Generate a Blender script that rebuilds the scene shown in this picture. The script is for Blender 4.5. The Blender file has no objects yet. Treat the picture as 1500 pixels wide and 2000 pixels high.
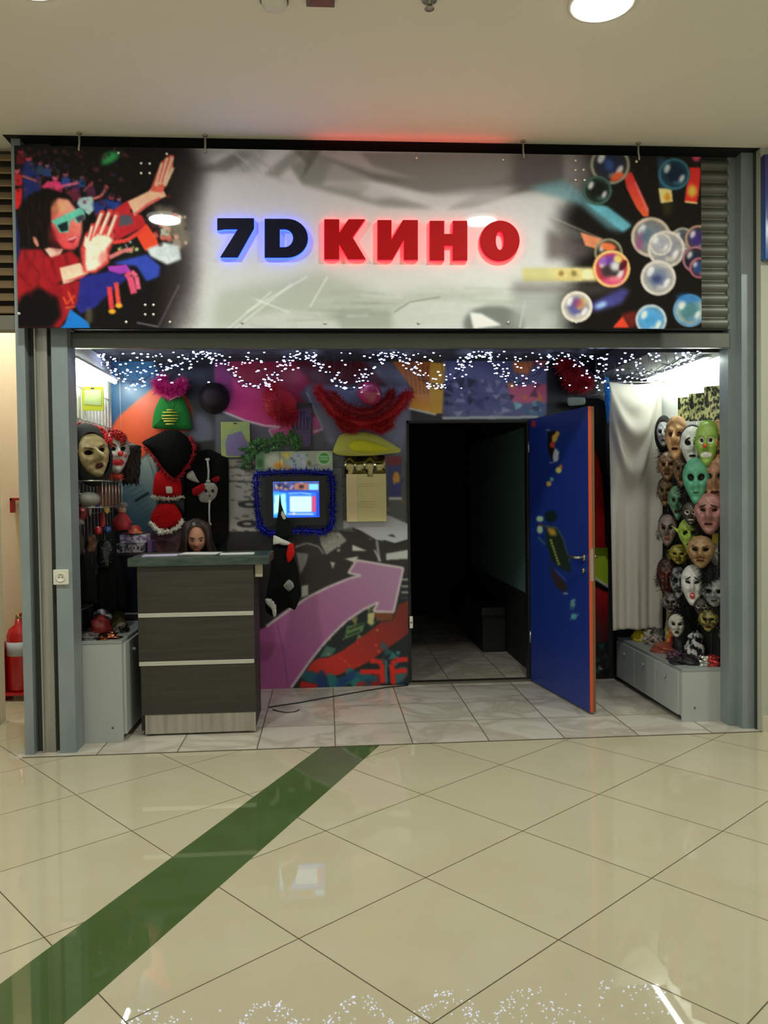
import bpy, bmesh, math, random
import numpy as np
from mathutils import Vector, Matrix, Euler
random.seed(7); RNG = np.random.RandomState(5)
C = bpy.context.scene.collection
SC = bpy.context.scene
PI = math.pi
# ------------------------------------------------------------------ camera
F_PX, YAW, PITCH, ROLL, EYE = 1583.9, 0.07122, 0.02364, -0.0132, 1.46
def cam_axes():
    cy, sy, cp, sp, cr, sr = math.cos(YAW), math.sin(YAW), math.cos(PITCH), math.sin(PITCH), math.cos(ROLL), math.sin(ROLL)
    fw = Vector((sy*cp, cy*cp, -sp)); rt = Vector((cy, -sy, 0)); up = rt.cross(fw)
    return rt*cr + up*sr, up*cr - rt*sr, fw
AR, AU, AF = cam_axes()
CP = Vector((0, 0, EYE))
cd = bpy.data.cameras.new('camera'); cam = bpy.data.objects.new('camera', cd); C.objects.link(cam)
cd.sensor_fit = 'VERTICAL'; cd.sensor_height = 36.0; cd.lens = 36.0*F_PX/2000.0; cd.clip_start = 0.05
m = Matrix((AR, AU, -AF)).transposed().to_4x4(); m.translation = CP
cam.matrix_world = m; SC.camera = cam
# ------------------------------------------------------------------ exposure, world, big lights
SC.view_settings.view_transform = 'Standard'; SC.view_settings.look = 'None'
SC.view_settings.exposure = -0.30; SC.view_settings.gamma = 1.0; SC.view_settings.use_curve_mapping = False
W = bpy.data.worlds.new('world'); SC.world = W; W.use_nodes = True
W.node_tree.nodes['Background'].inputs[0].default_value = (0.98, 1.0, 0.92, 1)
W.node_tree.nodes['Background'].inputs[1].default_value = 0.48
DOWNLIGHT_W = 35.0      # mall downlights
RACK_TUBE = 60.0        # emission of the tubes over the two display racks
BULB = 13.0             # fairy light bulbs

# ------------------------------------------------------------------ helpers
def ray(x, y): return AF*F_PX + AR*(x-750) - AU*(y-1000)
def at(x, y, Y): d = ray(x, y); return CP + d*(Y/d.y)
def atX(x, y, X): d = ray(x, y); return CP + d*(X/d.x)
def pj(v):
    d = v-CP; z = d.dot(AF); return 750+F_PX*d.dot(AR)/z, 1000-F_PX*d.dot(AU)/z
def lin(c):
    c = [v/255.0 for v in c[:3]]
    return [v/12.92 if v <= .04045 else ((v+.055)/1.055)**2.4 for v in c]
MATS = {}
def mat(name, rgb, rough=.5, metal=0., emit=None, es=0., spec=.5, coat=0., alpha=1., trans=0., noise=None, bump=None, sheen=0.):
    if name in MATS: return MATS[name]
    m = bpy.data.materials.new(name); m.use_nodes = True; nt = m.node_tree; b = nt.nodes['Principled BSDF']
    col = (*lin(rgb), 1)
    b.inputs['Base Color'].default_value = col
    b.inputs['Roughness'].default_value = rough; b.inputs['Metallic'].default_value = metal
    b.inputs['Specular IOR Level'].default_value = spec; b.inputs['Coat Weight'].default_value = coat
    b.inputs['Coat Roughness'].default_value = .05
    b.inputs['Sheen Weight'].default_value = sheen
    b.inputs['Transmission Weight'].default_value = trans
    if emit: b.inputs['Emission Color'].default_value = (*lin(emit), 1); b.inputs['Emission Strength'].default_value = es
    if noise:   # (scale vector, rgb2, detail)
        tc = nt.nodes.new('ShaderNodeTexCoord'); mp = nt.nodes.new('ShaderNodeMapping'); mp.inputs['Scale'].default_value = noise[0]
        n = nt.nodes.new('ShaderNodeTexNoise'); n.inputs['Scale'].default_value = 1; n.inputs['Detail'].default_value = 5
        r = nt.nodes.new('ShaderNodeValToRGB'); r.color_ramp.elements[0].position = noise[2] if len(noise) > 2 else .35; r.color_ramp.elements[1].position = noise[3] if len(noise) > 3 else .65
        r.color_ramp.elements[0].color = col; r.color_ramp.elements[1].color = (*lin(noise[1]), 1)
        nt.links.new(tc.outputs['Object'], mp.inputs[0]); nt.links.new(mp.outputs[0], n.inputs[0]); nt.links.new(n.outputs[0], r.inputs[0]); nt.links.new(r.outputs[0], b.inputs['Base Color'])
    if bump:
        tc = nt.nodes.new('ShaderNodeTexCoord'); n = nt.nodes.new('ShaderNodeTexNoise'); n.inputs['Scale'].default_value = bump[0]
        bp = nt.nodes.new('ShaderNodeBump'); bp.inputs['Strength'].default_value = bump[1]; bp.inputs['Distance'].default_value = .01
        nt.links.new(tc.outputs['Object'], n.inputs[0]); nt.links.new(n.outputs[0], bp.inputs['Height']); nt.links.new(bp.outputs[0], b.inputs['Normal'])
    MATS[name] = m; return m
def col(rgb, rough=.55, **k): return mat('paint_%d_%d_%d_%d' % (*rgb, int(rough*100)), rgb, rough, **k)
def vmat(name, rough=.4, coat=0., emit=0., spec=.5):
    m = bpy.data.materials.new(name); m.use_nodes = True; nt = m.node_tree; b = nt.nodes['Principled BSDF']
    a = nt.nodes.new('ShaderNodeVertexColor'); a.layer_name = 'print'
    nt.links.new(a.outputs[0], b.inputs['Base Color']); b.inputs['Roughness'].default_value = rough; b.inputs['Coat Weight'].default_value = coat
    b.inputs['Coat Roughness'].default_value = .03; b.inputs['Specular IOR Level'].default_value = spec
    if emit: nt.links.new(a.outputs[0], b.inputs['Emission Color']); b.inputs['Emission Strength'].default_value = emit; b.inputs['Base Color'].default_value = (0, 0, 0, 1); nt.links.remove(b.inputs['Base Color'].links[0])
    return m

ORG = {}
def org(o): return ORG.get(o.name, Vector((0, 0, 0))) if o else Vector((0, 0, 0))
def setp(o, label=None, cat=None, group=None, kind=None):
    if label: o['label'] = label
    if cat: o['category'] = cat
    if group: o['group'] = group
    if kind: o['kind'] = kind
    return o
def thing(name, label, cat, loc, group=None):
    o = bpy.data.objects.new(name, None); C.objects.link(o); o.empty_display_size = .05
    o.location = loc; ORG[o.name] = Vector(loc); return setp(o, label, cat, group)
class MB:
    """collects shapes (world coordinates) and links them as one mesh object"""
    def __init__(s): s.v = []; s.f = []; s.mi = []; s.sm = []; s.c = 0; s.smooth = False
    def add(s, vs, fs, sm=None, mi=None):
        b = len(s.v); s.v += [tuple(v) for v in vs]; s.f += [tuple(i+b for i in f) for f in fs]
        s.mi += [s.c if mi is None else mi]*len(fs); s.sm += [s.smooth if sm is None else sm]*len(fs); return s
    def box(s, x0, x1, y0, y1, z0, z1, M=None):
        vs = [Vector((x, y, z)) for x in (x0, x1) for y in (y0, y1) for z in (z0, z1)]
        if M: vs = [M @ v for v in vs]
        return s.add(vs, [(0, 1, 3, 2), (4, 6, 7, 5), (0, 4, 5, 1), (2, 3, 7, 6), (0, 2, 6, 4), (1, 5, 7, 3)], False)
    def tube(s, pts, r, n=8, closed=False, sm=True):
        pts = [Vector(p) for p in pts]; N = len(pts); R = r if isinstance(r, (list, tuple)) else [r]*N
        vs = []; up = None
        for i, p in enumerate(pts):
            a = pts[(i-1) % N] if (closed or i > 0) else p; b = pts[(i+1) % N] if (closed or i < N-1) else p
            t = (b-a).normalized()
            if up is None: up = Vector((0, 0, 1)) if abs(t.z) < .9 else Vector((1, 0, 0))
            x = t.cross(up).normalized(); up = x.cross(t).normalized()
            for k in range(n): q = 2*PI*k/n; vs.append(p + (x*math.cos(q)+up*math.sin(q))*R[i])
        fs = []
        for i in range(N if closed else N-1):
            for k in range(n):
                j = (i+1) % N; fs.append((i*n+k, i*n+(k+1) % n, j*n+(k+1) % n, j*n+k))
        if not closed: fs += [tuple(range(n-1, -1, -1)), tuple((N-1)*n+k for k in range(n))]
        return s.add(vs, fs, sm)
    def ell(s, c, r, M=None, nu=14, nv=9):
        c = Vector(c); r = (r, r, r) if not isinstance(r, (tuple, list)) else r
        vs = [Vector((0, 0, r[2]))]
        for j in range(1, nv):
            a = PI*j/nv
            for i in range(nu): b = 2*PI*i/nu; vs.append(Vector((r[0]*math.sin(a)*math.cos(b), r[1]*math.sin(a)*math.sin(b), r[2]*math.cos(a))))
        vs.append(Vector((0, 0, -r[2])))
        if M: vs = [M @ v for v in vs]
        vs = [v+c for v in vs]
        fs = [(0, 1+i, 1+(i+1) % nu) for i in range(nu)]
        for j in range(nv-2):
            for i in range(nu): fs.append((1+j*nu+i, 1+(j+1)*nu+i, 1+(j+1)*nu+(i+1) % nu, 1+j*nu+(i+1) % nu))
        L = len(vs)-1; fs += [(L, 1+(nv-2)*nu+(i+1) % nu, 1+(nv-2)*nu+i) for i in range(nu)]
        return s.add(vs, fs, True)
    def lathe(s, c, prof, n=24, axis='Z', sm=True):
        c = Vector(c); vs = []
        for r, h in prof:
            for k in range(n):
                a = 2*PI*k/n; q = (r*math.cos(a), r*math.sin(a))
                vs.append(c+(Vector((q[0], q[1], h)) if axis == 'Z' else Vector((q[0], h, q[1])) if axis == 'Y' else Vector((h, q[0], q[1]))))
        fs = [(i*n+k, i*n+(k+1) % n, (i+1)*n+(k+1) % n, (i+1)*n+k) for i in range(len(prof)-1) for k in range(n)]
        fs += [tuple(range(n-1, -1, -1)), tuple((len(prof)-1)*n+k for k in range(n))]
        return s.add(vs, fs, sm)
    def prism(s, pts, d):
        """closed outline (3-D points) extruded by vector d"""
        n = len(pts); pts = [Vector(p) for p in pts]; d = Vector(d)
        return s.add(pts+[p+d for p in pts], [tuple(range(n)), tuple(range(2*n-1, n-1, -1))]+[(i, i+n, (i+1) % n+n, (i+1) % n) for i in range(n)], False)
    def pillow(s, pts, depth, nrm=Vector((0, -1, 0)), rings=6, wr=0., back=.3, c=None, pw=2.0):
        """a star-shaped outline puffed up towards nrm: cloth, hats, bags"""
        pts = [Vector(p) for p in pts]; n = len(pts); c = Vector(c) if c else sum(pts, Vector())/n
        for side in (1, -back):
            vs = [c+nrm*depth*side]
            for j in range(1, rings+1):
                t = j/rings
                for k, p in enumerate(pts):
                    h = (max(0, 1-t**pw))**.5*side
                    w = wr*math.sin(k*2.3+j*1.1)*math.sin(PI*min(1, t*1.05)) if side > 0 else 0
                    vs.append(c+(p-c)*t+nrm*(depth*h+w))
            fs = [(0, 1+k, 1+(k+1) % n) for k in range(n)]
            for j in range(rings-1):
                for k in range(n): fs.append((1+j*n+k, 1+(j+1)*n+k, 1+(j+1)*n+(k+1) % n, 1+j*n+(k+1) % n))
            s.add(vs, fs, True)
        return s
    def fuzz(s, path, r, n, L, w=.004, jit=1.0, droop=0.):
        """quills sticking out around a path: feathers, tinsel, curls"""
        path = [Vector(p) for p in path]
        for i in range(n):
            t = random.random()*(len(path)-1); k = min(int(t), len(path)-2); p = path[k].lerp(path[k+1], t-k)
            d = Vector((random.gauss(0, 1), random.gauss(0, 1), random.gauss(0, 1)-droop)).normalized()
            a = p+d*r*random.random(); b = a+d*L*(.5+random.random()*jit*.7)
            q = d.cross(Vector((random.gauss(0, 1), random.gauss(0, 1), random.gauss(0, 1)))).normalized()*w
            s.add([a-q, a+q, b+q*.5, b-q*.5], [(0, 1, 2, 3)], False)
        return s
    def build(s, name, m, parent=None, base=None):
        me = bpy.data.meshes.new(name); o = bpy.data.objects.new(name, me); C.objects.link(o)
        if parent: og = org(parent); o.parent = parent
        else:
            a = np.array(s.v); og = Vector(base) if base else Vector(((a[:, 0].min()+a[:, 0].max())/2, (a[:, 1].min()+a[:, 1].max())/2, a[:, 2].min()))
            o.location = og
        ORG[o.name] = og
        me.from_pydata([(v[0]-og.x, v[1]-og.y, v[2]-og.z) for v in s.v], [], s.f)
        me.polygons.foreach_set('use_smooth', s.sm); me.polygons.foreach_set('material_index', s.mi)
        for q in (m if isinstance(m, (list, tuple)) else [m]): me.materials.append(q)
        me.update()
        return o
def fixn(o):
    b = bmesh.new(); b.from_mesh(o.data); bmesh.ops.recalc_face_normals(b, faces=b.faces); b.to_mesh(o.data); b.free(); return o
def bevel(o, w=.003, seg=2):
    q = o.modifiers.new('bevel', 'BEVEL'); q.width = w; q.segments = seg; q.limit_method = 'ANGLE'; return o
def struct(name, mb, m): return setp(fixn(mb.build(name, m)), kind='structure')
def bx(name, b, m, parent=None, bv=0):
    o = fixn(MB().box(*b).build(name, m, parent))
    if bv: bevel(o, bv)
    return o

# ------------------------------------------------------------------ painter for printed surfaces
class Canvas:
    def __init__(s, x0, y0, x1, y1, base): s.x0, s.y0 = x0, y0; s.a = np.empty((y1-y0, x1-x0, 3)); s.a[:] = base
    def _put(s, mask, bx_, c, a=1., c2=None, ax=None):
        i0, j0, i1, j1 = bx_; sub = s.a[j0:j1, i0:i1]; k = (mask*a)[..., None]
        if c2 is not None:
            (ax0, ay0), (ax1, ay1) = ax; X, Y = np.meshgrid(np.arange(i0, i1)+s.x0, np.arange(j0, j1)+s.y0)
            t = np.clip(((X-ax0)*(ax1-ax0)+(Y-ay0)*(ay1-ay0))/((ax1-ax0)**2+(ay1-ay0)**2), 0, 1)[..., None]
            cc = np.array(c)*(1-t)+np.array(c2)*t
        else: cc = np.array(c, float)
        s.a[j0:j1, i0:i1] = sub*(1-k)+cc*k
    def _bb(s, xs, ys, pad):
        h, w = s.a.shape[:2]
        i0 = int(max(0, min(xs)-s.x0-pad)); i1 = int(min(w, max(xs)-s.x0+pad+1)); j0 = int(max(0, min(ys)-s.y0-pad)); j1 = int(min(h, max(ys)-s.y0+pad+1))
        return (i0, j0, max(i0, i1), max(j0, j1))
    @staticmethod
    def _blur(k, r):
        r = int(round(r))
        if r < 1: return k
        for ax in (0, 1):
            for _ in (0, 1):
                p = np.pad(k, [(r+1, r) if q == ax else (0, 0) for q in (0, 1)], mode='edge'); cs = np.cumsum(p, axis=ax)
                k = (np.take(cs, range(2*r+1, cs.shape[ax]), axis=ax)-np.take(cs, range(0, cs.shape[ax]-2*r-1), axis=ax))/(2*r+1)
        return k
    def poly(s, pts, c, a=1., soft=1, c2=None, ax=None):
        xs = [p[0] for p in pts]; ys = [p[1] for p in pts]; b = s._bb(xs, ys, soft*2+2)
        if b[2] <= b[0] or b[3] <= b[1]: return s
        X, Y = np.meshgrid(np.arange(b[0], b[2])+s.x0+.5, np.arange(b[1], b[3])+s.y0+.5); k = np.zeros(X.shape, bool)
        for i in range(len(pts)):
            xa, ya = pts[i]; xb, yb = pts[(i+1) % len(pts)]
            if ya == yb: continue
            k ^= ((ya > Y) != (yb > Y)) & (X < (xb-xa)*(Y-ya)/(yb-ya)+xa)
        s._put(s._blur(k.astype(float), soft), b, c, a, c2, ax); return s
    def ell(s, cx, cy, rx, ry, c, rot=0, a=1., soft=1, ring=0, c2=None, ax=None):
        R = max(rx, ry); b = s._bb([cx-R, cx+R], [cy-R, cy+R], soft*2+2+ring)
        if b[2] <= b[0] or b[3] <= b[1]: return s
        X, Y = np.meshgrid(np.arange(b[0], b[2])+s.x0+.5-cx, np.arange(b[1], b[3])+s.y0+.5-cy)
        cr, sr = math.cos(rot), math.sin(rot); u = (X*cr+Y*sr)/rx; v = (-X*sr+Y*cr)/ry; d = np.sqrt(u*u+v*v)
        k = (np.abs(d-1)*min(rx, ry) < ring) if ring else d < 1
        s._put(s._blur(k.astype(float), soft), b, c, a, c2, ax); return s
    def line(s, pts, w, c, a=1., soft=1):
        for (xa, ya), (xb, yb) in zip(pts[:-1], pts[1:]):
            L = math.hypot(xb-xa, yb-ya) or 1; nx, ny = -(yb-ya)/L*w/2, (xb-xa)/L*w/2
            s.poly([(xa+nx, ya+ny), (xb+nx, yb+ny), (xb-nx, yb-ny), (xa-nx, ya-ny)], c, a, soft)
        return s
    def scatter(s, n, box, cols, r=(2, 6), a=.8, soft=1, asp=1.):
        for _ in range(n):
            q = RNG.uniform(r[0], r[1]); s.ell(RNG.uniform(box[0], box[2]), RNG.uniform(box[1], box[3]), q*asp, q, cols[RNG.randint(len(cols))], RNG.uniform(0, 3), a, soft)
        return s
    def shards(s, n, box, cols, r=(6, 20), a=.8, soft=1):
        for _ in range(n):
            cx, cy, q = RNG.uniform(box[0], box[2]), RNG.uniform(box[1], box[3]), RNG.uniform(*r); t = RNG.uniform(0, 6)
            s.poly([(cx+q*math.cos(t+k*2.1)*RNG.uniform(.4, 1), cy+q*math.sin(t+k*2.1)*RNG.uniform(.4, 1)) for k in range(3)], cols[RNG.randint(len(cols))], a, soft)
        return s
    def get(s, x, y):
        h, w = s.a.shape[:2]; x = np.clip(x-s.x0-.5, 0, w-1.001); y = np.clip(y-s.y0-.5, 0, h-1.001); i = x.astype(int); j = y.astype(int); fx = (x-i)[:, None]; fy = (y-j)[:, None]
        A = s.a; return A[j, i]*(1-fx)*(1-fy)+A[j, i+1]*fx*(1-fy)+A[j+1, i]*(1-fx)*fy+A[j+1, i+1]*fx*fy
def printed(name, quad, cv, m, res, parent=None, gain=1., gamma=1.0):
    """flat sheet (4 corners TL,TR,BR,BL) whose print is a colour attribute"""
    q = [Vector(p) for p in quad]; W_ = (q[1]-q[0]).length; H_ = (q[3]-q[0]).length; nx = max(2, int(W_/res)); ny = max(2, int(H_/res))
    U, V = np.meshgrid(np.linspace(0, 1, nx+1), np.linspace(0, 1, ny+1)); U = U.ravel()[:, None]; V = V.ravel()[:, None]
    Q = [np.array(p) for p in q]; P = Q[0]*(1-U)*(1-V)+Q[1]*U*(1-V)+Q[2]*U*V+Q[3]*(1-U)*V
    d = P-np.array(CP); z = d@np.array(AF); px = 750+F_PX*(d@np.array(AR))/z; py = 1000-F_PX*(d@np.array(AU))/z
    c = cv.get(px, py)/255.; c = np.where(c <= .04045, c/12.92, ((c+.055)/1.055)**2.4)**gamma*gain; c = np.clip(c, 0, .92 if gain < 50 else 99)
    og = org(parent) if parent else Vector(P.mean(axis=0)); me = bpy.data.meshes.new(name)
    idx = (np.arange(ny)[:, None]*(nx+1)+np.arange(nx)[None]).ravel()
    faces = np.stack([idx, idx+nx+1, idx+nx+2, idx+1], 1)
    me.from_pydata((P-np.array(og)).tolist(), [], faces.tolist())
    at_ = me.color_attributes.new('print', 'FLOAT_COLOR', 'POINT'); at_.data.foreach_set('color', np.hstack([c, np.ones((len(c), 1))]).ravel().astype(np.float32))
    me.materials.append(m); o = bpy.data.objects.new(name, me); C.objects.link(o)
    if parent: o.parent = parent
    else: o.location = og
    ORG[o.name] = og; return o

# ================================================================== SETTING
ZC = 3.46; YF = 4.65; YB = 6.10
X0s, X1s = -1.56, 2.52
def tile_mat(name, base, vein, grout, size, org_, ang, diag, rough, gw, veins=0.):
    m = bpy.data.materials.new(name); m.use_nodes = True; nt = m.node_tree; N = nt.nodes; L = nt.links; b = N['Principled BSDF']
    g = N.new('ShaderNodeNewGeometry'); mp = N.new('ShaderNodeMapping'); mp.vector_type = 'TEXTURE'
    mp.inputs['Location'].default_value = (*org_, 0); mp.inputs['Rotation'].default_value = (0, 0, ang); mp.inputs['Scale'].default_value = (size, size, size)
    L.new(g.outputs['Position'], mp.inputs[0]); sp = N.new('ShaderNodeSeparateXYZ'); L.new(mp.outputs[0], sp.inputs[0])
    def mth(op, a, b_=None, c=None):
        n = N.new('ShaderNodeMath'); n.operation = op
        for i, v in enumerate((a, b_, c)):
            if v is None: continue
            if isinstance(v, (int, float)): n.inputs[i].default_value = v
            else: L.new(v, n.inputs[i])
        return n.outputs[0]
    e = []
    cells = []
    for k in (0, 1):
        f = mth('FRACT', sp.outputs[k]); e.append(mth('MINIMUM', f, mth('SUBTRACT', 1.0, f))); cells.append(mth('FLOOR', sp.outputs[k]))
    d = mth('MINIMUM', e[0], e[1]); mask = mth('LESS_THAN', d, gw/size/2)
    cx = N.new('ShaderNodeCombineXYZ'); L.new(cells[0], cx.inputs[0]); L.new(cells[1], cx.inputs[1])
    wn = N.new('ShaderNodeTexWhiteNoise'); L.new(cx.outputs[0], wn.inputs[0])
    n = N.new('ShaderNodeTexNoise'); n.inputs['Scale'].default_value = 2.0; n.inputs['Detail'].default_value = 6; n.inputs['Distortion'].default_value = 1.2
    off = N.new('ShaderNodeVectorMath'); off.operation = 'MULTIPLY_ADD'; L.new(wn.outputs[1], off.inputs[0]); off.inputs[1].default_value = (9, 9, 9); L.new(g.outputs['Position'], off.inputs[2]); L.new(off.outputs[0], n.inputs[0])
    r = N.new('ShaderNodeValToRGB'); r.color_ramp.elements[0].position = .40 if veins else .3; r.color_ramp.elements[1].position = .75 if not veins else .50
    r.color_ramp.elements[0].color = (*lin(base), 1); r.color_ramp.elements[1].color = (*lin(vein), 1)
    if veins:
        e3 = r.color_ramp.elements.new(.60); e3.color = (*lin(base), 1)
    L.new(n.outputs[0], r.inputs[0])
    mx = N.new('ShaderNodeMix'); mx.data_type = 'RGBA'; L.new(mask, mx.inputs[0]); L.new(r.outputs[0], mx.inputs[6]); mx.inputs[7].default_value = (*lin(grout), 1); L.new(mx.outputs[2], b.inputs['Base Color'])
    b.inputs['Roughness'].default_value = rough; b.inputs['Specular IOR Level'].default_value = .5
    L.new(mth('MULTIPLY_ADD', mask, .4, rough), b.inputs['Roughness'])
    return m
A0 = -0.1041; ox, oy = .0465, .0686; H = .6/2**.5
# tile nodes lie at ox+H(m cos-n sin) with m+n odd
nx_ = ox+H*(1*math.cos(A0)); ny_ = oy+H*(1*math.sin(A0))
m_floor = tile_mat('cream_tiles', (203, 196, 169), (197, 189, 159), (92, 78, 55), .6, (nx_, ny_), A0+PI/4, True, .018, .0045)
m_shop = tile_mat('marble_tiles', (214, 209, 196), (190, 183, 166), (118, 110, 96), .45, (.033, 4.647), 0, False, .12, .008, veins=1.)
struct('floor', MB().box(-9, 9, -6, YF, -.1, 0), m_floor)
struct('floor_shop', MB().box(X0s-.2, X1s+.1, YF, 9.6, -.1, 0), m_shop)
struct('floor_passage', MB().box(-9, X0s-.2, YF, 7.5, -.1, 0), m_floor)
# green inlay running to the shop
gp = []
for x, y in ((738, 1459), (120, 2000)):
    d = ray(x, y); gp.append(CP+d*(-EYE/d.z))
for x, y in ((0, 1925), (620, 1464.5)):
    d = ray(x, y); gp.append(CP+d*(-EYE/d.z))
dR = (gp[1]-gp[0]).normalized(); dL = (gp[2]-gp[3]).normalized(); dd = (dR+dL).normalized()
def onY(p, Y): return p+dd*((Y-p.y)/dd.y)
q = [onY(gp[0], YF), onY(gp[0], -2), onY(gp[3], -2), onY(gp[3], YF)]
struct('trim_1', MB().prism([Vector((v.x, v.y, .0008)) for v in q], (0, 0, -.002)), mat('green_tile', (84, 106, 64), .03, noise=((3, 3, 3), (76, 98, 54))))
struct('trim_2', MB().box(X0s-.16, X1s+.08, YF-.004, YF+.004, 0, .003), mat('joint', (90, 80, 62), .5))

m_ceil = mat('ceiling_paint', (246, 242, 230), .85)
struct('ceiling', MB().box(-9, 9, -6, YF, ZC, ZC+.15), m_ceil)
struct('ceiling_passage', MB().box(-9, -1.75, YF, 7.5, ZC, ZC+.1), m_ceil)
m_frame = mat('blue_grey_steel', (146, 157, 158), .45, .2, noise=((8, 8, 3), (134, 146, 148)))
m_frd = mat('dark_channel', (62, 66, 62), .5, .2)
m_alu = mat('rail_aluminium', (176, 174, 164), .35, .6, noise=((30, 30, 1.5), (150, 150, 142)))
# left frame post: outer strip, channel with guide rail, inner post
struct('trim_3', MB().box(-1.722, -1.672, 4.70, 4.84, 0, ZC), m_frame)
struct('trim_4', MB().box(-1.672, -1.53, 4.765, 4.86, 0, ZC), m_frd)
struct('trim_5', MB().box(-1.625, -1.563, 4.735, 4.765, 0, 2.42).box(-1.630, -1.622, 4.72, 4.765, 0, 2.42), m_alu)
struct('trim_6', MB().box(-1.532, -1.443, 4.71, 4.86, 0, 2.42), m_frame)
# right frame post
struct('trim_7', MB().box(2.452, 2.50, 4.79, 4.9, 0, ZC), m_frame)
struct('trim_8', MB().box(2.50, 2.574, 4.72, 4.9, 0, ZC), m_frame)
struct('trim_9', MB().box(2.574, 2.582, 4.70, 4.9, 0, ZC), m_frd)
m_wallr = mat('pale_green_wall', (182, 186, 168), .7)
struct('wall_right', MB().box(2.582, 6, YF, 6.4, 0, ZC), m_wallr)
struct('baseboard_right', MB().box(2.582, 6, YF-.014, YF, 0, .095), mat('skirting', (206, 200, 178), .35))
m_beige = mat('beige_wall', (226, 206, 178), .75)
struct('wall_passage', MB().box(-6, X0s-.14, 6.2, 6.3, 0, ZC), m_beige)
struct('wall_left', MB().box(-6, -2.115, 5.35, 5.45, 0, ZC), mat('grey_beige_wall', (205, 196, 174), .75))
struct('baseboard_left', MB().box(-6, -2.112, 5.338, 5.35, 0, .07), mat('dark_skirting', (86, 74, 66), .5))
# shop shell
m_white = mat('white_panel', (226, 228, 222), .6)
m_dark = mat('dark_ceiling', (40, 42, 44), .7)
struct('wall_shop_left', MB().box(X0s-.16, X0s, 4.86, 6.2, 0, 2.6), m_white)
struct('wall_shop_right', MB().box(X1s, X1s+.062, 4.9, 6.2, 0, 2.6), m_white)
slat = MB().box(X0s, X1s, 4.86, 6.2, 2.46, 2.6)
for k in range(22): slat.box(X0s, X1s, 4.90+k*.055, 4.93+k*.055, 2.447, 2.46)
struct('ceiling_shop', slat, mat('dark_slats', (48, 50, 54), .6, .1))
struct('ceiling_soffit_right', MB().box(2.02, X1s, 4.9, 6.1, 2.305, 2.44), m_dark)
# header above the shutter so no light falls in from above
struct('wall_header', MB().box(X0s-.16, 2.582, 4.86, 4.9, 2.42, ZC+.1), m_dark)
struct('trim_10', MB().box(-1.76, 2.60, YF, 4.92, 3.461, 3.50), mat('black_gap', (20, 20, 18), .6))

# shutter : curved slats
sh = MB(); z = 2.43; pitch = .0738
while z < 3.40:
    prof = [(-.000, 0), (-.004, .006), (-.010, .018), (-.012, .034), (-.010, .050), (-.004, .060), (0, .063), (.004, .066), (.002, .0738)]
    vs = []; n = len(prof)
    for X in (-1.45, 2.458): vs += [(X, 4.80+py_, z+pz) for py_, pz in prof]
    sh.add(vs, [(i, i+1, n+i+1, n+i) for i in range(n-1)], True); z += pitch
shut = thing('roller_shutter', 'grey slatted roller shutter half lowered behind the cinema sign', 'roller shutter', (.5, 4.8, 2.3))
m_shut = mat('shutter_slats', (104, 107, 96), .42, .45)
sh.build('curtain_slats', m_shut, shut)
o = MB().box(-1.47, 2.455, 4.775, 4.815, 2.312, 2.398).build('bottom_bar', mat('bar_steel', (112, 116, 108), .4, .4), shut); bevel(o)
MB().box(-1.45, 2.455, 4.78, 4.80, 2.398, 2.404).box(-1.45, 2.455, 4.778, 4.80, 2.418, 2.424).build('bottom_seal', mat('rubber_black', (24, 24, 22), .6), shut)

# louvred grille of the neighbouring opening, upper left
g = thing('louvred_grille', 'brown louvred grille high on the left, beside the sign edge', 'grille', (-2.4, 4.85, 2.42))
lv = MB()
for k in range(13): 
    z = 2.52+k*.072; lv.add([(-4.2, 4.80, z), (-1.74, 4.80, z), (-1.74, 4.85, z+.05), (-4.2, 4.85, z+.05), (-4.2, 4.805, z-.006), (-1.74, 4.805, z-.006), (-1.74, 4.855, z+.044), (-4.2, 4.855, z+.044)], [(0, 1, 2, 3), (7, 6, 5, 4), (0, 4, 5, 1), (1, 5, 6, 2), (2, 6, 7, 3), (3, 7, 4, 0)], False)
fixn(lv.build('louvre', mat('louvre_brown', (150, 128, 96), .5, .3), g))
MB().box(-4.2, -1.74, 4.79, 4.87, 2.42, 2.50).build('bottom_rail', mat('rail_grey', (118, 116, 104), .5, .3), g)
MB().box(-4.2, -1.74, 4.872, 4.89, 2.42, 3.46).build('back_plate', mat('louvre_back', (60, 50, 38), .7), g)
MB().box(-1.745, -1.725, 4.79, 4.87, 2.42, 3.46).build('side_rail', mat('rail_grey', (0, 0, 0)), g)

# back wall print ---------------------------------------------------
def zz(ox_, oy_, s): return lambda pts: [(ox_+x/s, oy_+y/s) for x, y in pts]
mc = Canvas(180, 680, 1310, 1380, (34, 36, 46))
L3 = zz(120, 680, 3.75); C4 = zz(420, 680, 3.409); A5 = zz(480, 980, 3.947); T6 = zz(840, 680, 3.75)
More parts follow.
